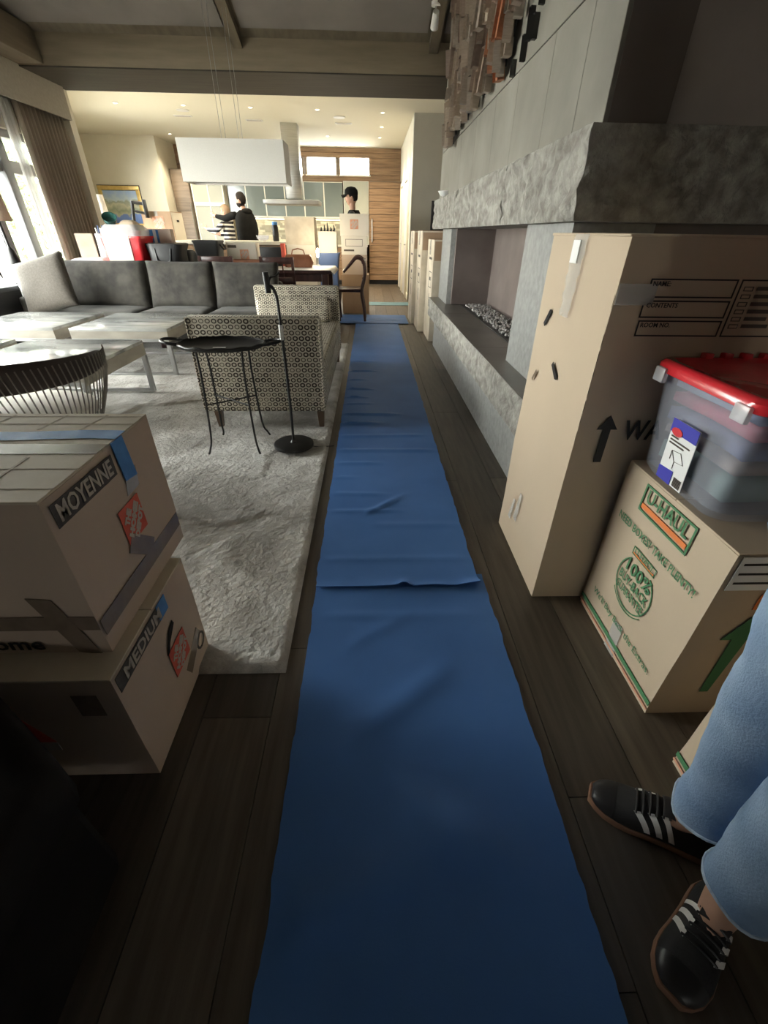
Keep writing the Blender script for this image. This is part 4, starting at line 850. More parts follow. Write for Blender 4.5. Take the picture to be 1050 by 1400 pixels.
for x in (-.07, .07): bx('back_slat', M['darkwood'], ch, x-.008, x+.008, -.215, -.203, .69, .855)
dup(ch, (-1.20, 6.60, 0), label='dark cherry dining chair with ladder back right of the lamp')
# curved dark armchair at the table end
ac = thing('dining_armchair', 'dark curved-arm wooden chair at the right end of the dining table', 'chair', (-.30, 7.55, 0), R(0))
bx('seat', M['darkwood'], ac, -.20, .20, -.2, .2, .43, .48, .02)
for s in (-1, 1):
    MB().tube([(.22, s*.19, .0), (.20, s*.19, .22), (.17, s*.19, .44), (.22, s*.19, .66), (.20, s*.19, .84), (.10, s*.19, .89), (-.0, s*.19, .80), (-.10, s*.2, .70)], [.02, .022, .026, .024, .024, .026, .024, .02], 10, sm=5).build('back_post', M['darkwood'], ac, True)
    MB().tube([(-.18, s*.17, 0), (-.2, s*.18, .25), (-.17, s*.18, .45)], [.018, .022, .026], 10).build('leg', M['darkwood'], ac, True)
MB().tube([(.20, -.19, .83), (.22, 0, .85), (.20, .19, .83)], .028, 10).build('crest_rail', M['darkwood'], ac, True)
MB().tube([(.20, -.19, .62), (.21, 0, .62), (.20, .19, .62)], .02, 10).build('back_rail', M['darkwood'], ac, True)
# ------------------------------------------------------------------ flat boxes against the wall past the hearth
for i, (xc, yc, w, d, h, lb2, m) in enumerate(((1.02, 6.30, .50, .62, 1.145, 'flat tall carton nearest the hearth end, lowest of the three', 'cardtop'), (.97, 6.95, .56, .62, 1.235, 'flat tall carton in the middle behind the hearth end', 'cardtop'), (.93, 7.60, .58, .60, 1.235, 'flat tall carton farthest from the hearth, next to the blue runner', 'cardtop'))):
    t = carton('flat_carton', lb2, (xc, yc, 0), w, d, h, m, group='cartons standing past the hearth', top='carddark', dent=.003)
    f = lambda s, z: Vector((-w/2-.004, d/2-s, z))
    decal(t, 'tape_strip', rect(0, 0, .10, .16), f(.25, h-.165), *XM, M['cleartape'])
    outline(t, 'print_frame', .30, .62, .55, .80, .008, f(0, 0), *XM, M['inkgrey']); decal(t, 'print_mark', rect(.36, .70, .48, .74), f(0, 0), *XM, M['inkgrey']); decal(t, 'print_mark', rect(.40, .40, .43, .55), f(0, 0), *XM, M['inkgrey'])
    decal(t, 'print_mark', rect(.25, .93, .5, .955), f(0, 0), *XM, M['inkgrey'])
    g = lambda x, z: Vector((x, -d/2-.004, z))
    decal(t, 'side_print', rect(-w/2+.01, h-.22, w/2-.01, h-.02), g(0, 0), *YM, M['carddark'])
# ------------------------------------------------------------------ stacked cartons beyond the table
t = carton('cardboard_box', 'bottom dark carton of the stack in front of the man in the cap', (-.25, 8.52, 0), .46, .46, .60, 'carddark')
t = carton('cardboard_box', 'second carton from the bottom of the stack before the man in the cap', (-.26, 8.52, .601), .42, .42, .29, 'cardgrey')
t = carton('cardboard_box', 'third carton up with handwriting in the stack before the man in the cap', (-.26, 8.50, .892), .42, .42, .26, 'cardwhite'); outline(t, 'print_frame', -.14, .12, .14, .22, .006, (0, -.2125, 0), *YM, M['inkgrey']); decal(t, 'print_mark', rect(-.17, .05, .0, .075), (0, -.212, 0), *YM, M['inkgrey'])
t = carton('cardboard_box', 'top carton with orange logo of the stack before the man in the cap', (-.25, 8.48, 1.153), .46, .42, .30, 'cardwhite'); hd_logo(t, (0, -.214, .16), YM, .13, 'orangefade')
for z, h, lb2 in ((0, .5, 'bottom plain carton of the stack right of the kitchen counter bottle'), (.501, .52, 'middle plain carton of the stack right of the kitchen counter bottle'), (1.022, .38, 'top plain carton of the stack right of the kitchen counter bottle')):
    carton('cardboard_box', lb2, (-1.15, 8.62, z), .48, .40, h, 'cardwhite' if z < 1 else 'cardtop')
sb = carton('cardboard_box', 'small open carton with orange print on the blue bin', (-.70, 8.50, .912), .30, .28, .30, 'cardwhite'); hd_logo(sb, (-.154, 0, .15), XM, .14, 'orangefade'); decal(sb, 'side_print', rect(-.13, .01, .13, .29), (-.1535, 0, 0), *XM, M['carddark'], .0005)
for i in range(5):
    o = MB().tube([(0, 0, 0), (.004*i, 0, .03), (0, .005, .06+.03*(i % 3))], [.022, .014, .006], 8).build('chess_piece', M['black'], None, True); o.location = (-.80+i*.05, 8.46+.02*(i % 2), 1.2125); tag(o, 'small black turned figure on the open carton with orange print', 'figurine', 'black figures on the small carton')
bn = thing('storage_bin', 'blue plastic bin under the small open carton', 'bin', (-.70, 8.50, 0))
MB().loft([rr(.30, .30, .62, .03), rr(.36, .34, .88, .03), rr(.37, .35, .88, .03), rr(.37, .35, .91, .03)]).build('tub', M['blueplastic'], bn, True, 45)
MB().loft([rr(.30, .30, .0, .02), rr(.30, .30, .62, .02)]).build('lower_tub', M['blueplastic'], bn, True, 45)
# ------------------------------------------------------------------ things on the dining table
TZ = .7515
b = carton('cardboard_box', 'white carton with orange logo on the dining table in front of the man', (-1.95, 7.78, TZ), .44, .26, .30, 'cardwhite'); hd_logo(b, (.04, -.134, .15), YM, .13, 'orangefade'); decal(b, 'print_mark', rect(-.20, .235, -.07, .27), (0, -.134, 0), *YM, M['inkgrey'])
bg_ = thing('handbag', 'brown leather handbag lying on the dining table', 'bag', (-1.08, 7.52, TZ))
MB().loft([rr(.40, .16, 0, .05), rr(.44, .18, .06, .06), rr(.40, .12, .13, .05), rr(.36, .06, .165, .025)]).build('bag_body', M['leather'], bg_, True, 60); MB().tube([(-.1, 0, .155), (-.08, .0, .22), (0, 0, .24), (.08, 0, .22), (.1, 0, .155)], .009, 8).build('handle', M['leather'], bg_, True)
wb2 = thing('wood_tray', 'low brown wooden tray on the dining table before the white carton', 'tray', (-1.75, 7.30, TZ)); bx('tray_floor', M['leather'], wb2, -.28, .28, -.12, .12, 0, .012)
for a in ((-.28, .28, -.12, -.10), (-.28, .28, .10, .12), (-.28, -.26, -.10, .10), (.26, .28, -.10, .10)): bx('tray_side', M['leather'], wb2, *a, .012, .10, .003, 1)
pb = thing('photo_album', 'black album with red spine standing behind the dining table tray', 'book', (-1.46, 7.72, TZ)); bx('cover', M['black'], pb, -.22, .10, -.05, .05, 0, .25, .004); bx('spine', M['redprint'], pb, .101, .16, -.05, .05, 0, .30, .004)
tb = thing('tote_bin', 'dark charcoal open crate on the dining table near the woman', 'crate', (-2.42, 7.62, TZ))
MB().loft([rr(.30, .30, 0, .03), rr(.36, .34, .30, .03), rr(.38, .36, .30, .03), rr(.38, .36, .33, .03), rr(.35, .33, .33, .03), rr(.29, .29, .02, .03)]).build('tub', M['charcoal'], tb, True, 45); MB().tube([(.19, -.1, .28), (.23, -.06, .22), (.23, .06, .22), (.19, .1, .28)], .012, 8).build('handle', M['charcoal'], tb, True)
gp = thing('padded_case', 'grey padded case with white label on the dining table behind the sofa', 'case', (-2.66, 7.14, TZ))
MB().box(-.17, .17, -.15, .15, 0, .22, .07, 4).build('case_body', M['charcoal'], gp, True, 60); bx('label', M['paper'], gp, -.06, .14, -.1, .06, .219, .223)
ctb = thing('console_table', 'folding console table behind the sofa holding packed household things', 'table', (-3.1, 6.58, 0)); bx('tabletop', M['cardwhite'], ctb, -.76, .72, -.34, .32, .71, .75, .005)
for sx in (-.7, .66):
    for sy in (-.28, .26): MB().tube([(sx, sy, 0), (sx, sy, .71)], .016, 8).build('leg', M['satin'], ctb, True)
rt = thing('storage_tote', 'white tote wrapped in clear film with red sides on the console table', 'storage tote', (-3.10, 6.56, .7505))
MB().loft([rr(.40, .34, 0, .03), rr(.50, .40, .36, .03), rr(.52, .42, .36, .03), rr(.52, .42, .38, .03), rr(.48, .38, .38, .03), rr(.38, .32, .02, .03)]).build('tub', M['redplastic'], rt, True, 45)
MB().loft([[(-.19, -.185, .0), (.10, -.185, .0), (.10, -.178, .0), (-.19, -.178, .0)], [(-.21, -.215, .38), (.12, -.215, .38), (.12, -.209, .38), (-.21, -.209, .38)]]).build('front_panel', M['cardwhite'], rt)
wk = MB().loft([rr(.46, .36, .30, .08), rr(.50, .38, .44, .08), rr(.40, .30, .50, .08)], cap0=False).build('film_wrap', M['clearbag'], rt, True)
gb = thing('green_bowl', 'dark green glass bowl tilted on the packed tote', 'bowl', (-3.28, 6.62, 1.26), rot=(R(35), R(20), 0)); MB().lathe([(.03, 0), (.07, .03), (.085, .09), (.08, .09), (.06, .035), (.004, .012)], 24).build('bowl_shell', M['greenglass'], gb, True)
tag(cushion(.20, .18, .16, 12, 12, .8, seed=8).build('wrapped_bundle', M['card'], None, True, 180), 'tan paper-wrapped bundle sitting in the packed tote', 'bundle').location = (-3.04, 6.60, 1.22)
bk = thing('black_bag', 'slumped black bag on the console table behind the middle sofa cushion', 'bag', (-2.62, 6.56, .7505))
mb = MB().loft([rr(.30, .30, 0, .08), rr(.40, .36, .08, .10), rr(.42, .34, .20, .10), rr(.46, .30, .30, .08), rr(.42, .24, .31, .06)]); 
for v in mb.bm.verts: v.co += Vector((noise.noise(v.co*9), noise.noise(v.co*9+Vector((3, 3, 3))), .3*noise.noise(v.co*7)))*.03*(v.co.z/.3)
mb.build('bag_body', M['black'], bk, True, 60); MB().tube([(-.1, -.16, .25), (-.08, -.19, .12), (.0, -.2, .07), (.08, -.19, .12), (.1, -.16, .25)], .011, 8).build('strap', M['leatherblack'], bk, True)
cb_ = carton('cardboard_box', 'slanted flattened tan carton left of the packed red tote', (-3.72, 6.72, .7505), .20, .05, .40, 'cardtop', rz=R(12))
kr = thing('knife_rack', 'white and dark blue utensil holder beside the packed red tote', 'utensil holder', (-3.52, 6.76, .7505)); MB().lathe([(.07, 0), (.08, .02), (.07, .36), (.075, .40), (.06, .40), (.05, .05)], 20).build('holder', M['paper'], kr, True)
for i in range(4): MB().tube([(-.03+.02*i, 0, .2), (-.05+.03*i, .01, .46+.03*(i % 2))], .009, 6).build('utensil', M['blueplastic'] if i % 2 else M['steel'], kr, True)
o = cushion(.44, .30, .14, 20, 16, .6, seed=12).build('bubble_wrap', M['wrap'], None, True, 180); o.location = (-3.58, 6.50, .825); tag(o, 'crumpled bubble wrap heap on the console table behind the throw pillow', 'packing')
bp_ = thing('picture_tin', 'small box with blue and white print next to the TV arm', 'box', (-2.80, 6.885, .7505)); bx('box_body', M['cardgrey'], bp_, -.16, .16, -.06, .06, 0, .46, .003); bx('printed_panel', M['bluetape'], bp_, -.15, .0, -.063, -.06, .3, .45); bx('printed_panel', M['paper'], bp_, -.07, -.03, -.0645, -.063, .3, .45)
# bottle and dark appliance on the island
bo = thing('bottle', 'dark blue capped flask on the island right of the man', 'bottle', (-1.72, 9.35, 1.05)); MB().lathe([(.05, 0), (.055, .01), (.055, .22), (.045, .25)], 20).build('flask', M['black'], bo, True); MB().lathe([(.05, .25), (.05, .29), (.03, .30)], 20).build('cap', M['bluetape'], bo, True)
o = MB().lathe([(.04, 0), (.10, .03), (.12, .09), (.115, .09), (.09, .03), (.004, .012)], 20, (-1.95, 9.3, 1.05)).build('glass_bowl', M['clearplastic'], None, True); tag(o, 'clear glass bowl on the island left of the dark flask', 'bowl')
ib = carton('cardboard_box', 'large cardboard box with faded orange print on the island at left', (-3.72, 9.42, 1.0505), .52, .46, .42, 'carddark', rz=R(-4)); hd_logo(ib, (.02, -.234, .25), YM, .2, 'orangefade', True); decal(ib, 'tape_strip', rect(-.03, .33, .03, .42), (0, -.2335, 0), *YM, M['cleartape'])
decal(ib, 'white_side', rect(-.22, .0, .22, .41), (.2635, 0, 0), *XP, M['cardwhite']); decal(ib, 'hand_hole', rect(-.05, .27, .05, .30), (.2655, 0, 0), *XP, M['hole'])
lm = thing('table_lamp', 'small added lamp standing for a bright reflection beside the stacked cartons on the table', 'lamp', (-.82, 7.86, TZ)); MB().lathe([(.035, 0), (.035, .01), (.008, .02), (.008, .12)], 16).build('lamp_base', M['steel'], lm, True); MB().lathe([(.012, .12), (.02, .14), (.022, .19), (.014, .23), (.003, .24)], 16).build('glint_bulb', M['glint'], lm, True)  # lamp added to give the bright spot of a reflection
l = bpy.data.lights.new('glint_glow', 'POINT'); l.energy = 3; l.color = (1, .85, .6); l.shadow_soft_size = .03; o = bpy.data.objects.new('glint_glow', l); o.parent = lm; o.location = (0, 0, .29); COL.objects.link(o)
gt = thing('green_tag', 'strip of green tape on the dark cloth hanging at the table edge', 'tape', (-1.95, 6.915, .66)); decal(gt, 'tape_strip', [(-.08, -.03), (0, .0), (.10, .03), (.06, .05), (-.04, .02)], (0, 0, 0), *YM, pm('green_tape', (.10, .30, .16), rough=.6))
# framed landscape leaning on the island, and a TV arm
pt = thing('framed_painting', 'gold-framed landscape painting with blue water on the cream kitchen wall', 'painting', (-5.93, 12.776, 1.24))
W2, H2, fw = .48, .82, .085
for a in ((-W2, W2, 0, fw), (-W2, W2, H2-fw, H2), (-W2, -W2+fw, fw, H2-fw), (W2-fw, W2, fw, H2-fw)): bx('frame_rail', M['gold'], pt, a[0], a[1], -.03, .02, a[2], a[3], .008)
for a in ((-W2-.012, W2+.012, -.0, .0),): bx('outer_lip', M['black'], pt, -W2-.012, W2+.012, .0, .018, .002, H2+.012)
bx('canvas', M['painting'], pt, -W2+fw, W2-fw, -.012, -.004, fw, H2-fw)
bx('inner_lip', M['ink'], pt, -W2+fw, W2-fw, -.02, -.004, H2-fw-.008, H2-fw)
ta = thing('tv_wall_arm', 'black metal TV bracket arm standing in front of the gold-framed painting', 'bracket', (-4.16, 9.12, 1.051))
MB().tube([(0, 0, 0), (.10, 0, .56)], .028, 8).build('arm', M['blackmetal'], ta, True); MB().tube([(.11, 0, .54), (.30, .02, .52)], .026, 8).build('arm', M['blackmetal'], ta, True); MB().tube([(.10, 0, .42), (.28, .02, .38)], .02, 8).build('arm', M['blackmetal'], ta, True)
bx('mount_plate', M['blackmetal'], ta, .28, .31, -.04, .06, .32, .58, .004); bx('foot_plate', M['blackmetal'], ta, -.05, .05, -.05, .05, 0, .012, .003)
# cream lamp shade left of the painting
ls = thing('table_lamp', 'cream shade lamp partly hiding the painting corner by the column', 'lamp', (-4.60, 8.95, 0)); MB().lathe([(.14, 0), (.14, .02), (.02, .03), (.014, 1.40)], 20).build('stand', M['satin'], ls, True); MB().lathe([(.16, 1.40), (.14, 1.68), (.137, 1.68), (.157, 1.40)], 28).build('lamp_shade', M['linen'], ls, True)

# ------------------------------------------------------------------ people
def skinmesh(V, E, sub=2):
    me = bpy.data.meshes.new('s'); me.from_pydata([v[0] for v in V], E, []); o = bpy.data.objects.new('s', me); COL.objects.link(o)
    m = o.modifiers.new('skin', 'SKIN'); m.use_smooth_shade = True; m.branch_smoothing = .6
    for i, v in enumerate(V):
        sv = me.skin_vertices[0].data[i]; r = v[1]; sv.radius = r if isinstance(r, tuple) else (r, r); sv.use_root = (i == 0)
    o.modifiers.new('sub', 'SUBSURF').levels = sub
    dg = bpy.context.evaluated_depsgraph_get(); dg.update(); ev = bpy.data.meshes.new_from_object(o.evaluated_get(dg))
    bpy.data.objects.remove(o); return ev
def addmesh(bm, me, slotfn):
    n0 = len(bm.faces); bm.from_mesh(me); bm.faces.ensure_lookup_table()
    for f in bm.faces[n0:]: f.material_index = slotfn(f.calc_center_median()); f.smooth = True
def person(name, label, loc, rz, joints, mats, head, hands=True, bulk=1.0, extra=None, ank=.045, toe=.038):
    """joints: local coords, facing +X, left = +Y. mats: top, pants, skin, shoe"""
    t = thing(name, label, 'person', loc, rz); J = {k: Vector(v) for k, v in joints.items()}; b = bulk
    names = [('pelvis', .13*b), ('belly', .135*b), ('chest', .145*b), ('neck0', .07), ('neck', .052), ('headc', .06),
             ('shL', .075*b), ('elL', .052*b), ('wrL', .036), ('haL', .034), ('shR', .075*b), ('elR', .052*b), ('wrR', .036), ('haR', .034),
             ('hipL', .095*b), ('knL', .068*b), ('anL', ank), ('toL', toe), ('hipR', .095*b), ('knR', .068*b), ('anR', ank), ('toR', toe)]
    ix = {n: i for i, (n, r) in enumerate(names)}; V = [(J[n], r) for n, r in names]
    ed = [('pelvis', 'belly'), ('belly', 'chest'), ('chest', 'neck0'), ('neck0', 'neck'), ('neck', 'headc'), ('chest', 'shL'), ('shL', 'elL'), ('elL', 'wrL'), ('wrL', 'haL'), ('chest', 'shR'), ('shR', 'elR'), ('elR', 'wrR'), ('wrR', 'haR'),
          ('pelvis', 'hipL'), ('hipL', 'knL'), ('knL', 'anL'), ('anL', 'toL'), ('pelvis', 'hipR'), ('hipR', 'knR'), ('knR', 'anR'), ('anR', 'toR')]
    kind = {'pelvis-belly': 0, 'belly-chest': 0, 'chest-neck0': 0, 'neck0-neck': 2, 'neck-headc': 2, 'chest-shL': 0, 'shL-elL': 0, 'elL-wrL': 0, 'wrL-haL': 2, 'chest-shR': 0, 'shR-elR': 0, 'elR-wrR': 0, 'wrR-haR': 2, 'pelvis-hipL': 1, 'hipL-knL': 1, 'knL-anL': 1, 'anL-toL': 3, 'pelvis-hipR': 1, 'hipR-knR': 1, 'knR-anR': 1, 'anR-toR': 3}
    me = skinmesh(V, [(ix[a], ix[c]) for a, c in ed]); segs = [(J[a], J[c], kind[a+'-'+c]) for a, c in ed]
    def slot(p):
        best = (9, 0)
        for a, c, k in segs:
            d = c-a; q = max(0, min(1, (p-a).dot(d)/d.length_squared)); best = min(best, ((p-a-d*q).length, k))
        return best[1]
    bm = bmesh.new(); addmesh(bm, me, slot)
    # head: skull, jaw, nose, ears
    hc = J['head']; yaw = head.get('yaw', 0); Rm = Matrix.Rotation(yaw, 3, 'Z')
    def shape(p):
        q = p.copy()
        if q.z < 0: q.y *= 1-.35*min(1, -q.z/.12); q.x = q.x*(1-.18*min(1, -q.z/.12))+(.012 if q.x > 0 else .0)
        if q.x > .07: q.x = .07+(q.x-.07)*.45
        a = math.atan2(q.y, q.x)
        if abs(a) < .35 and -.05 < q.z < .015: q.x += .024*(1-abs(a)/.35)*(1-abs(q.z+.025)/.045)
        return Rm @ q
    hm = MB(); hm.ell(hc, .098, .076, .122, 28, 18, shape)
    for s in (-1, 1):
        hm.ell(hc+Rm @ Vector((-.005, s*.076, -.005)), .018, .009, .03, 10, 8); 
    hmm = hm.mesh('h', True); addmesh(bm, hmm, lambda p: 2)
    if hands:
        for s, w, h in (('L', 'wrL', 'haL'), ('R', 'wrR', 'haR')):
            d = (J[h]-J[w]).normalized(); side = d.cross(Vector((0, 0, 1))).normalized(); up = side.cross(d)
            for i, (o2, ln) in enumerate(((-.026, .068), (-.009, .078), (.009, .074), (.025, .058))):
                a = J[h]-d*.01+up*o2*1.0; c = a+d*(.03+ln*.5)+up*o2*.5; e = a+d*(.03+ln)+up*o2*.8-side*.006
                addmesh(bm, skinmesh([(a, .0095), (c, .009), (e, .0075)], [(0, 1), (1, 2)], 1), lambda p: 2)
            a = J[w]+d*.025+up*.02; addmesh(bm, skinmesh([(a, .012), (a+d*.03+up*.028, .011), (a+d*.065+up*.045, .008)], [(0, 1), (1, 2)], 1), lambda p: 2)
    bme = bpy.data.meshes.new('body'); bm.to_mesh(bme); bm.free()
    for k in ('top', 'pants', 'skin', 'shoe'): bme.materials.append(M[mats[k]])
    o = bpy.data.objects.new('body', bme); COL.objects.link(o); o.parent = t
    # face details
    eyes = MB()
    for s in (-1, 1): eyes.ell(hc+Rm @ Vector((.079, s*.031, .008)), .008, .013, .008, 10, 8)
    eyes.build('eyes', M['black'], t, True); MB().ell(hc+Rm @ Vector((.078, 0, -.064)), .01, .024, .006, 10, 6).build('mouth', M['gum'], t, True)
    for s in (-1, 1): MB().ell(hc+Rm @ Vector((.080, s*.031, .03)), .008, .019, .005, 10, 6).build('eyebrow', M[head['hair']], t, True)
    def cap(p):
        q = p.copy()
        if q.x > .055 and q.z < .055: q.x = .055
        return Rm @ q
    hp = MB().ell(hc+Vector((0, 0, .012)), .108, .085, .122, 24, 16, cap)
    for v in list(hp.bm.verts):
        l = Rm.transposed() @ (v.co-hc); lim = .045 if l.x > .03 else (-.0 if l.x > -.03 else head.get('nape', -.05))
        if l.z < lim: v.co = hc+Rm @ Vector((l.x*.86, l.y*.86, max(l.z, lim-.01)))
    hp.build('hair', M[head['hair']], t, True)
    if head.get('beard'): 
        bd = MB().ell(hc+Rm @ Vector((.012, 0, -.065)), .085, .064, .055, 20, 12, lambda p: Rm @ p); bd.build('beard', M[head['hair']], t, True)
    if head.get('cap'):
        mb = MB(); mb.loft([[hc+Rm @ Vector((r*1.12*math.cos(a*.3927), r*.9*math.sin(a*.3927), z)) for a in range(16)] for r, z in ((.098, .03), (.100, .06), (.092, .10), (.06, .132), (.012, .142))]); mb.build('cap_crown', M['hoodie'], t, True)
        MB().grid(10, 6, lambda u, v: hc+Rm @ Vector((.075+.095*v*math.cos((u-.5)*1.3), (u-.5)*.17*(1-.15*v), .045-.018*v-.03*(2*u-1)**2))).build('cap_brim', M['hoodie'], t, True).modifiers.new('t', 'SOLIDIFY').thickness = .005
        decal(t, 'cap_badge', [(-.03, .0), (.03, 0), (.025, .035), (-.025, .035)], hc+Rm @ Vector((.112, .0, .055)), Rm @ Vector((0, 1, 0)), (0, 0, 1), M['paper'], .004)
    if extra: extra(t, J)
    return t
def stand(**kw):
    d = dict(pelvis=(0, 0, .95), belly=(.01, 0, 1.10), chest=(.0, 0, 1.32), neck0=(0, 0, 1.46), neck=(.01, 0, 1.53), headc=(.02, 0, 1.60), head=(.025, 0, 1.645), shL=(-.01, .18, 1.43), elL=(-.03, .24, 1.15), wrL=(.08, .25, .93), haL=(.11, .25, .86), shR=(-.01, -.18, 1.43), elR=(-.03, -.24, 1.15), wrR=(.08, -.25, .93), haR=(.11, -.25, .86),
             hipL=(0, .10, .88), knL=(.03, .11, .50), anL=(-.02, .11, .09), toL=(.13, .13, .045), hipR=(0, -.10, .88), knR=(.03, -.11, .50), anR=(-.02, -.11, .09), toR=(.13, -.13, .045)); d.update(kw); return d
def hood(t, J):
    mb = MB().ell((-.075, 0, 1.475), .075, .135, .06, 20, 12); mb.build('hood', M['hoodie'], t, True)
    mb = MB().loft([[Vector((a*(w+.02)*math.cos(q*.3142)-.02, w*1.42*math.sin(q*.3142), z)) for q in range(20)] for w, z, a in ((.175, .84, .85), (.178, .90, .85), (.17, 1.05, .82), (.168, 1.25, .82), (.165, 1.38, .8), (.13, 1.46, .72), (.08, 1.50, .7))]); mb.build('hoodie_body', M['hoodie'], t, True)
person('person', 'man in a black hoodie holding one arm out behind the dining table', (-2.50, 10.42, .0), R(150), stand(elL=(.26, .24, 1.36), wrL=(.52, .22, 1.40), haL=(.61, .21, 1.42), shL=(.03, .19, 1.44), head=(.03, .01, 1.66), belly=(.0, 0, 1.10)), dict(top='hoodie', pants='jeansdark', skin='skin', shoe='black'), dict(hair='hair', beard=True, yaw=R(8), nape=-.06), bulk=1.12, extra=hood).scale = (1.03, 1.03, 1.03)
person('person', 'woman in a striped black and white sweater beside the man in the hoodie', (-2.99, 10.95, 0), R(160), stand(head=(.025, 0, 1.53), headc=(.02, 0, 1.49), neck=(.01, 0, 1.44), neck0=(0, 0, 1.37), chest=(0, 0, 1.24), shL=(0, .155, 1.34), shR=(0, -.155, 1.34), elL=(.18, .22, 1.18), wrL=(.38, .20, 1.22), haL=(.46, .19, 1.26), elR=(.16, -.2, 1.14), wrR=(.30, -.1, 1.13), haR=(.38, -.06, 1.16)), dict(top='knit', pants='jeansdark', skin='skin', shoe='black'), dict(hair='fairhair', yaw=R(10), nape=-.13), bulk=.92)
def jkt(t, J): MB().loft([[Vector((.13*math.cos(q*.3142)-.01, .2*math.sin(q*.3142), z)) if z < 1.4 else Vector((.085*math.cos(q*.3142)-.015, .10*math.sin(q*.3142), z)) for q in range(20)] for z in (.9, 1.1, 1.36, 1.47)]).build('jacket', M['hoodie'], t, True)
person('person', 'man in a dark baseball cap standing behind the carton stack', (-.29, 9.12, 0), R(168), stand(), dict(top='charcoal', pants='black', skin='skin', shoe='black'), dict(hair='hair', cap=True, yaw=R(12)), bulk=1.05, extra=jkt).scale = (1.04, 1.04, 1.04)

# the standing person at the right edge: jeans and black three-stripe sneakers
def sneaker(t, toe, heel, nm):
    toe = Vector((*toe, 0)); heel = Vector((*heel, 0)); d = (toe-heel).normalized(); L_ = (toe-heel).length; k = L_/.278; w = Vector((0, 0, 1)).cross(d)
    B = lambda x, y, z: heel+d*(x*k)+w*y+Vector((0, 0, z))
    secs = [(.0, .016, .080), (.008, .027, .090), (.03, .035, .094), (.06, .037, .088), (.095, .038, .094), (.12, .040, .100), (.15, .043, .088), (.18, .047, .070), (.21, .048, .056), (.24, .043, .046), (.262, .032, .038), (.274, .018, .030)]
    def S_(x, a, off=0):
        for (x0, h0, t0), (x1, h1, t1) in zip(secs, secs[1:]):
            if x <= x1 or x1 == secs[-1][0]:
                f = max(0, min(1, (x-x0)/(x1-x0))); h = h0+(h1-h0)*f; tz = t0+(t1-t0)*f; break
        c, s = math.cos(a), math.sin(a); yy = (h+off)*(abs(c)**.75)*(1 if c > 0 else -1); z = .018+(tz-.018+off)*(abs(s)**.9)
        return B(x, yy, z)
    up = MB(); up.loft([[S_(x, math.pi*i/14) for i in range(15)]+[B(x, -h, .012), B(x, h, .012)] for x, h, _ in secs]); sh = up.build('shoe', M['suede'], t, True, 60)
    def outl(e, z): 
        o2 = [(x, h+e) for x, h, _ in secs]; pts = [B(-.004*e/.004, .008, z)]
        pts = [B(x-(.003 if i == 0 else 0)+(.004 if i == len(o2)-1 else 0), h, z) for i, (x, h) in enumerate(o2)]+[B(x-(.003 if i == 0 else 0)+(.004 if i == len(o2)-1 else 0), -h, z) for i, (x, h) in reversed(list(enumerate(o2)))]
        return pts
    MB().loft([outl(.001, 0), outl(.004, .004), outl(.003, .017), outl(.0015, .021)]).build('sole', M['gum'], sh, True, 50)
    # toe guard and stripes
    MB().grid(12, 5, lambda u, v: S_(.225+.046*v, math.pi*(.04+.92*u), .0012)).build('toe_cap', M['gum'] if False else M['leatherblack'], sh, True)
    MB().grid(12, 2, lambda u, v: S_(.252+.021*v, math.pi*(.0+1.0*u), .0022)-Vector((0, 0, .014))).build('toe_bumper', M['gum'], sh, True)
    for sd_ in (0, 1):
        for i in range(3):
            def st_(u, v, i=i, sd_=sd_):
                a = (.10+.62*v)*math.pi/2; x = .088+.026*i+.013*u+.034*v; return S_(x, a if sd_ == 0 else math.pi-a, .0025)
            MB().grid(3, 8, st_).build('stripe', M['stripe'], sh, True)
    for i in range(6):
        x = .118+.013*i; MB().tube([S_(x, math.pi*(.33+.34*u/6), .004) for u in range(7)], .0026, 6).build('lace', M['leatherblack'], sh, True)
    MB().grid(6, 6, lambda u, v: S_(.088+.045*v, math.pi*(.36+.28*u), .006+.006*(1-v))).build('tongue', M['leatherblack'], sh, True)
    MB().grid(3, 3, lambda u, v: S_(.094+.020*v, math.pi*(.41+.18*u), .0155)).build('tongue_label', M['stripe'], sh, True)
    MB().grid(8, 2, lambda u, v: S_(.004+.012*v, math.pi*(.28+.44*u), .003)).build('heel_tab', M['stripe'], sh, True)
    return sh
PX, PY = .70, .335
def lowerbody(t, J):
    t.location = (0, 0, 0)
jw = lambda x, y, z: (x-PX, y-PY, z)
np_ = person('person', 'standing person in light blue jeans and black three-stripe sneakers, cut off at right', (PX, PY, 0), 0,
    dict(pelvis=jw(.66, .33, .95), belly=jw(.66, .33, 1.10), chest=jw(.66, .33, 1.32), neck0=jw(.655, .33, 1.46), neck=jw(.645, .33, 1.53), headc=jw(.63, .33, 1.60), head=jw(.625, .33, 1.645), shL=jw(.66, .15, 1.43), elL=jw(.72, .08, 1.16), wrL=jw(.70, .06, .93), haL=jw(.69, .055, .86), shR=jw(.66, .51, 1.43), elR=jw(.74, .55, 1.18), wrR=jw(.62, .42, 1.10), haR=jw(.57, .36, 1.10),
         hipL=jw(.67, .25, .88), knL=jw(.67, .26, .50), anL=jw(.69, .262, .10), toL=jw(.62, .205, .038), hipR=jw(.685, .41, .88), knR=jw(.70, .405, .50), anR=jw(.727, .405, .10), toR=jw(.64, .457, .038)),
    dict(top='cardwhite', pants='skin', skin='skin', shoe='skin'), dict(hair='hair', yaw=R(180)), bulk=.95, ank=.037, toe=.018)
jn = MB(); rgs = [[], []]
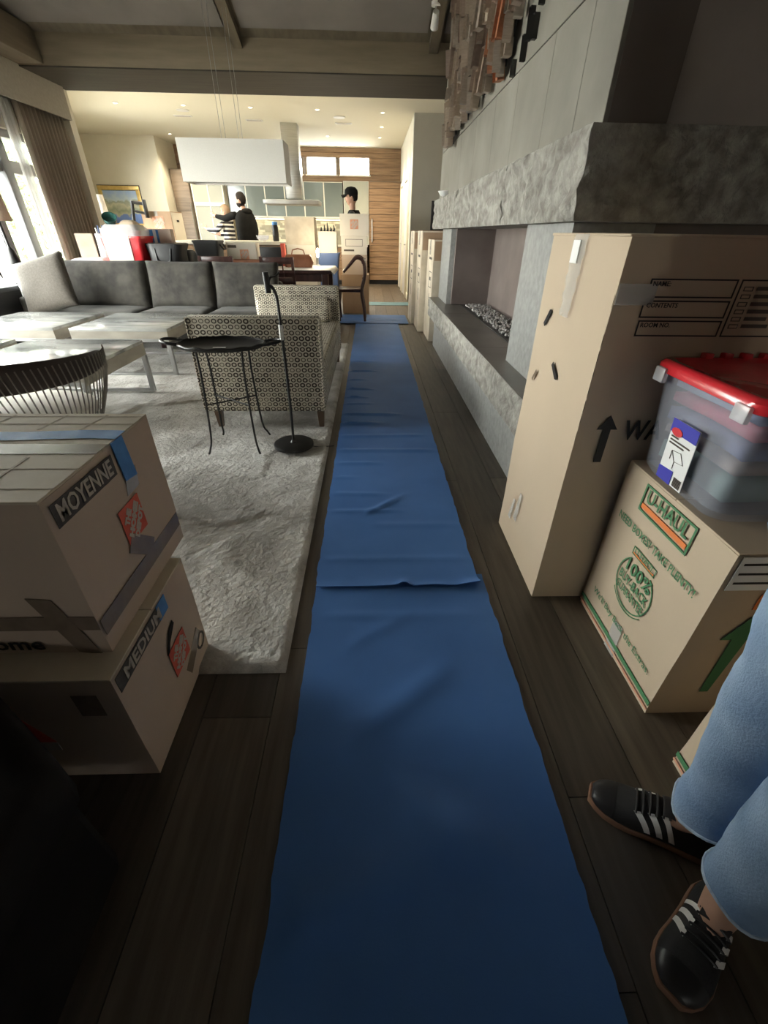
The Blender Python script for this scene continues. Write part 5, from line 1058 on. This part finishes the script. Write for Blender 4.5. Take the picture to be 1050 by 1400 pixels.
def legrings(pts, seed, tw):
    out = []
    for i, (x, y, z, r) in enumerate(pts):
        ring = []
        for q in range(28):
            a = 2*math.pi*q/28; wv = r*(1+.09*noise.noise(Vector((math.cos(a)*1.5, math.sin(a)*1.5, z*9+seed)))+.05*noise.noise(Vector((a*1.2, z*22, seed))))
            ring.append(Vector((x-PX+wv*math.cos(a), y-PY+wv*.92*math.sin(a), z+(.008*math.sin(3*a+seed) if i == 0 else 0)+.25*r*math.cos(a)*(tw if i == 0 else 0))))
        out.append(ring)
    return out
def interp(keys, n=26):
    out = []
    for i in range(n):
        z = keys[0][2]+(keys[-1][2]-keys[0][2])*i/(n-1)
        for k0, k1 in zip(keys, keys[1:]):
            if z <= k1[2]+1e-6:
                f = (z-k0[2])/(k1[2]-k0[2]); out.append(tuple(k0[j]+(k1[j]-k0[j])*f for j in range(4))); break
    return out
KA = interp([(.742, .405, .150, .071), (.738, .405, .24, .073), (.70, .40, .50, .083), (.69, .41, .74, .10), (.69, .39, .90, .12)])
KB = interp([(.712, .268, .160, .071), (.708, .266, .25, .075), (.672, .255, .50, .083), (.665, .25, .74, .10), (.67, .275, .90, .12)])
j1 = MB(); j1.loft(legrings(KA, 1, .35), cap0=False); j1.loft(legrings(KB, 5, .35), cap0=False)
j1.loft([[Vector((.66-PX+.15*math.cos(q*.2244), .33-PY+.20*math.sin(q*.2244), z)) for q in range(28)] for z in (.86, .92, 1.02)])
jo = j1.build('jeans', M['denim'], np_, True, 180)
for K, s in ((KA, 1), (KB, 5)):
    r0 = legrings(K, s, .35)[0]; MB().tube(r0+[r0[0]], .0042, 6).build('frayed_hem', M['denimhem'], jo, True)
sneaker(np_, (.555-PX, .507-PY), (.785-PX, .372-PY), 'sneaker'); sneaker(np_, (.553-PX, .155-PY), (.745-PX, .302-PY), 'sneaker')

# dark leather ottoman at the lower left
ot = thing('ottoman', 'near-black leather ottoman at the lower left corner before the stacked boxes', 'ottoman', (-.95, .15, 0))
op = [(.40, -.22), (.42, -.20), (.42, .225), (.40, .25), (.20, .385), (.17, .40), (-.10, .40), (-.12, .38), (-.12, -.20), (-.10, -.22)]
MB().loft([[(x*k_, y*k_, z) for x, y in op] for z, k_ in ((.325, .97), (.335, 1), (.43, 1), (.445, .985), (.452, .95))]).build('cushion', M['ottoman'], ot, True, 60)
MB().loft([[(x*.96, y*.96, z) for x, y in op] for z in (.05, .325)]).build('base', M['ottoman'], ot)
for x in (-.05, .33):
    for y in (-.14, .18): MB().tube([(x, y, 0), (x, y, .05)], [.02, .024], 10).build('leg', M['darkwood'], ot, True)
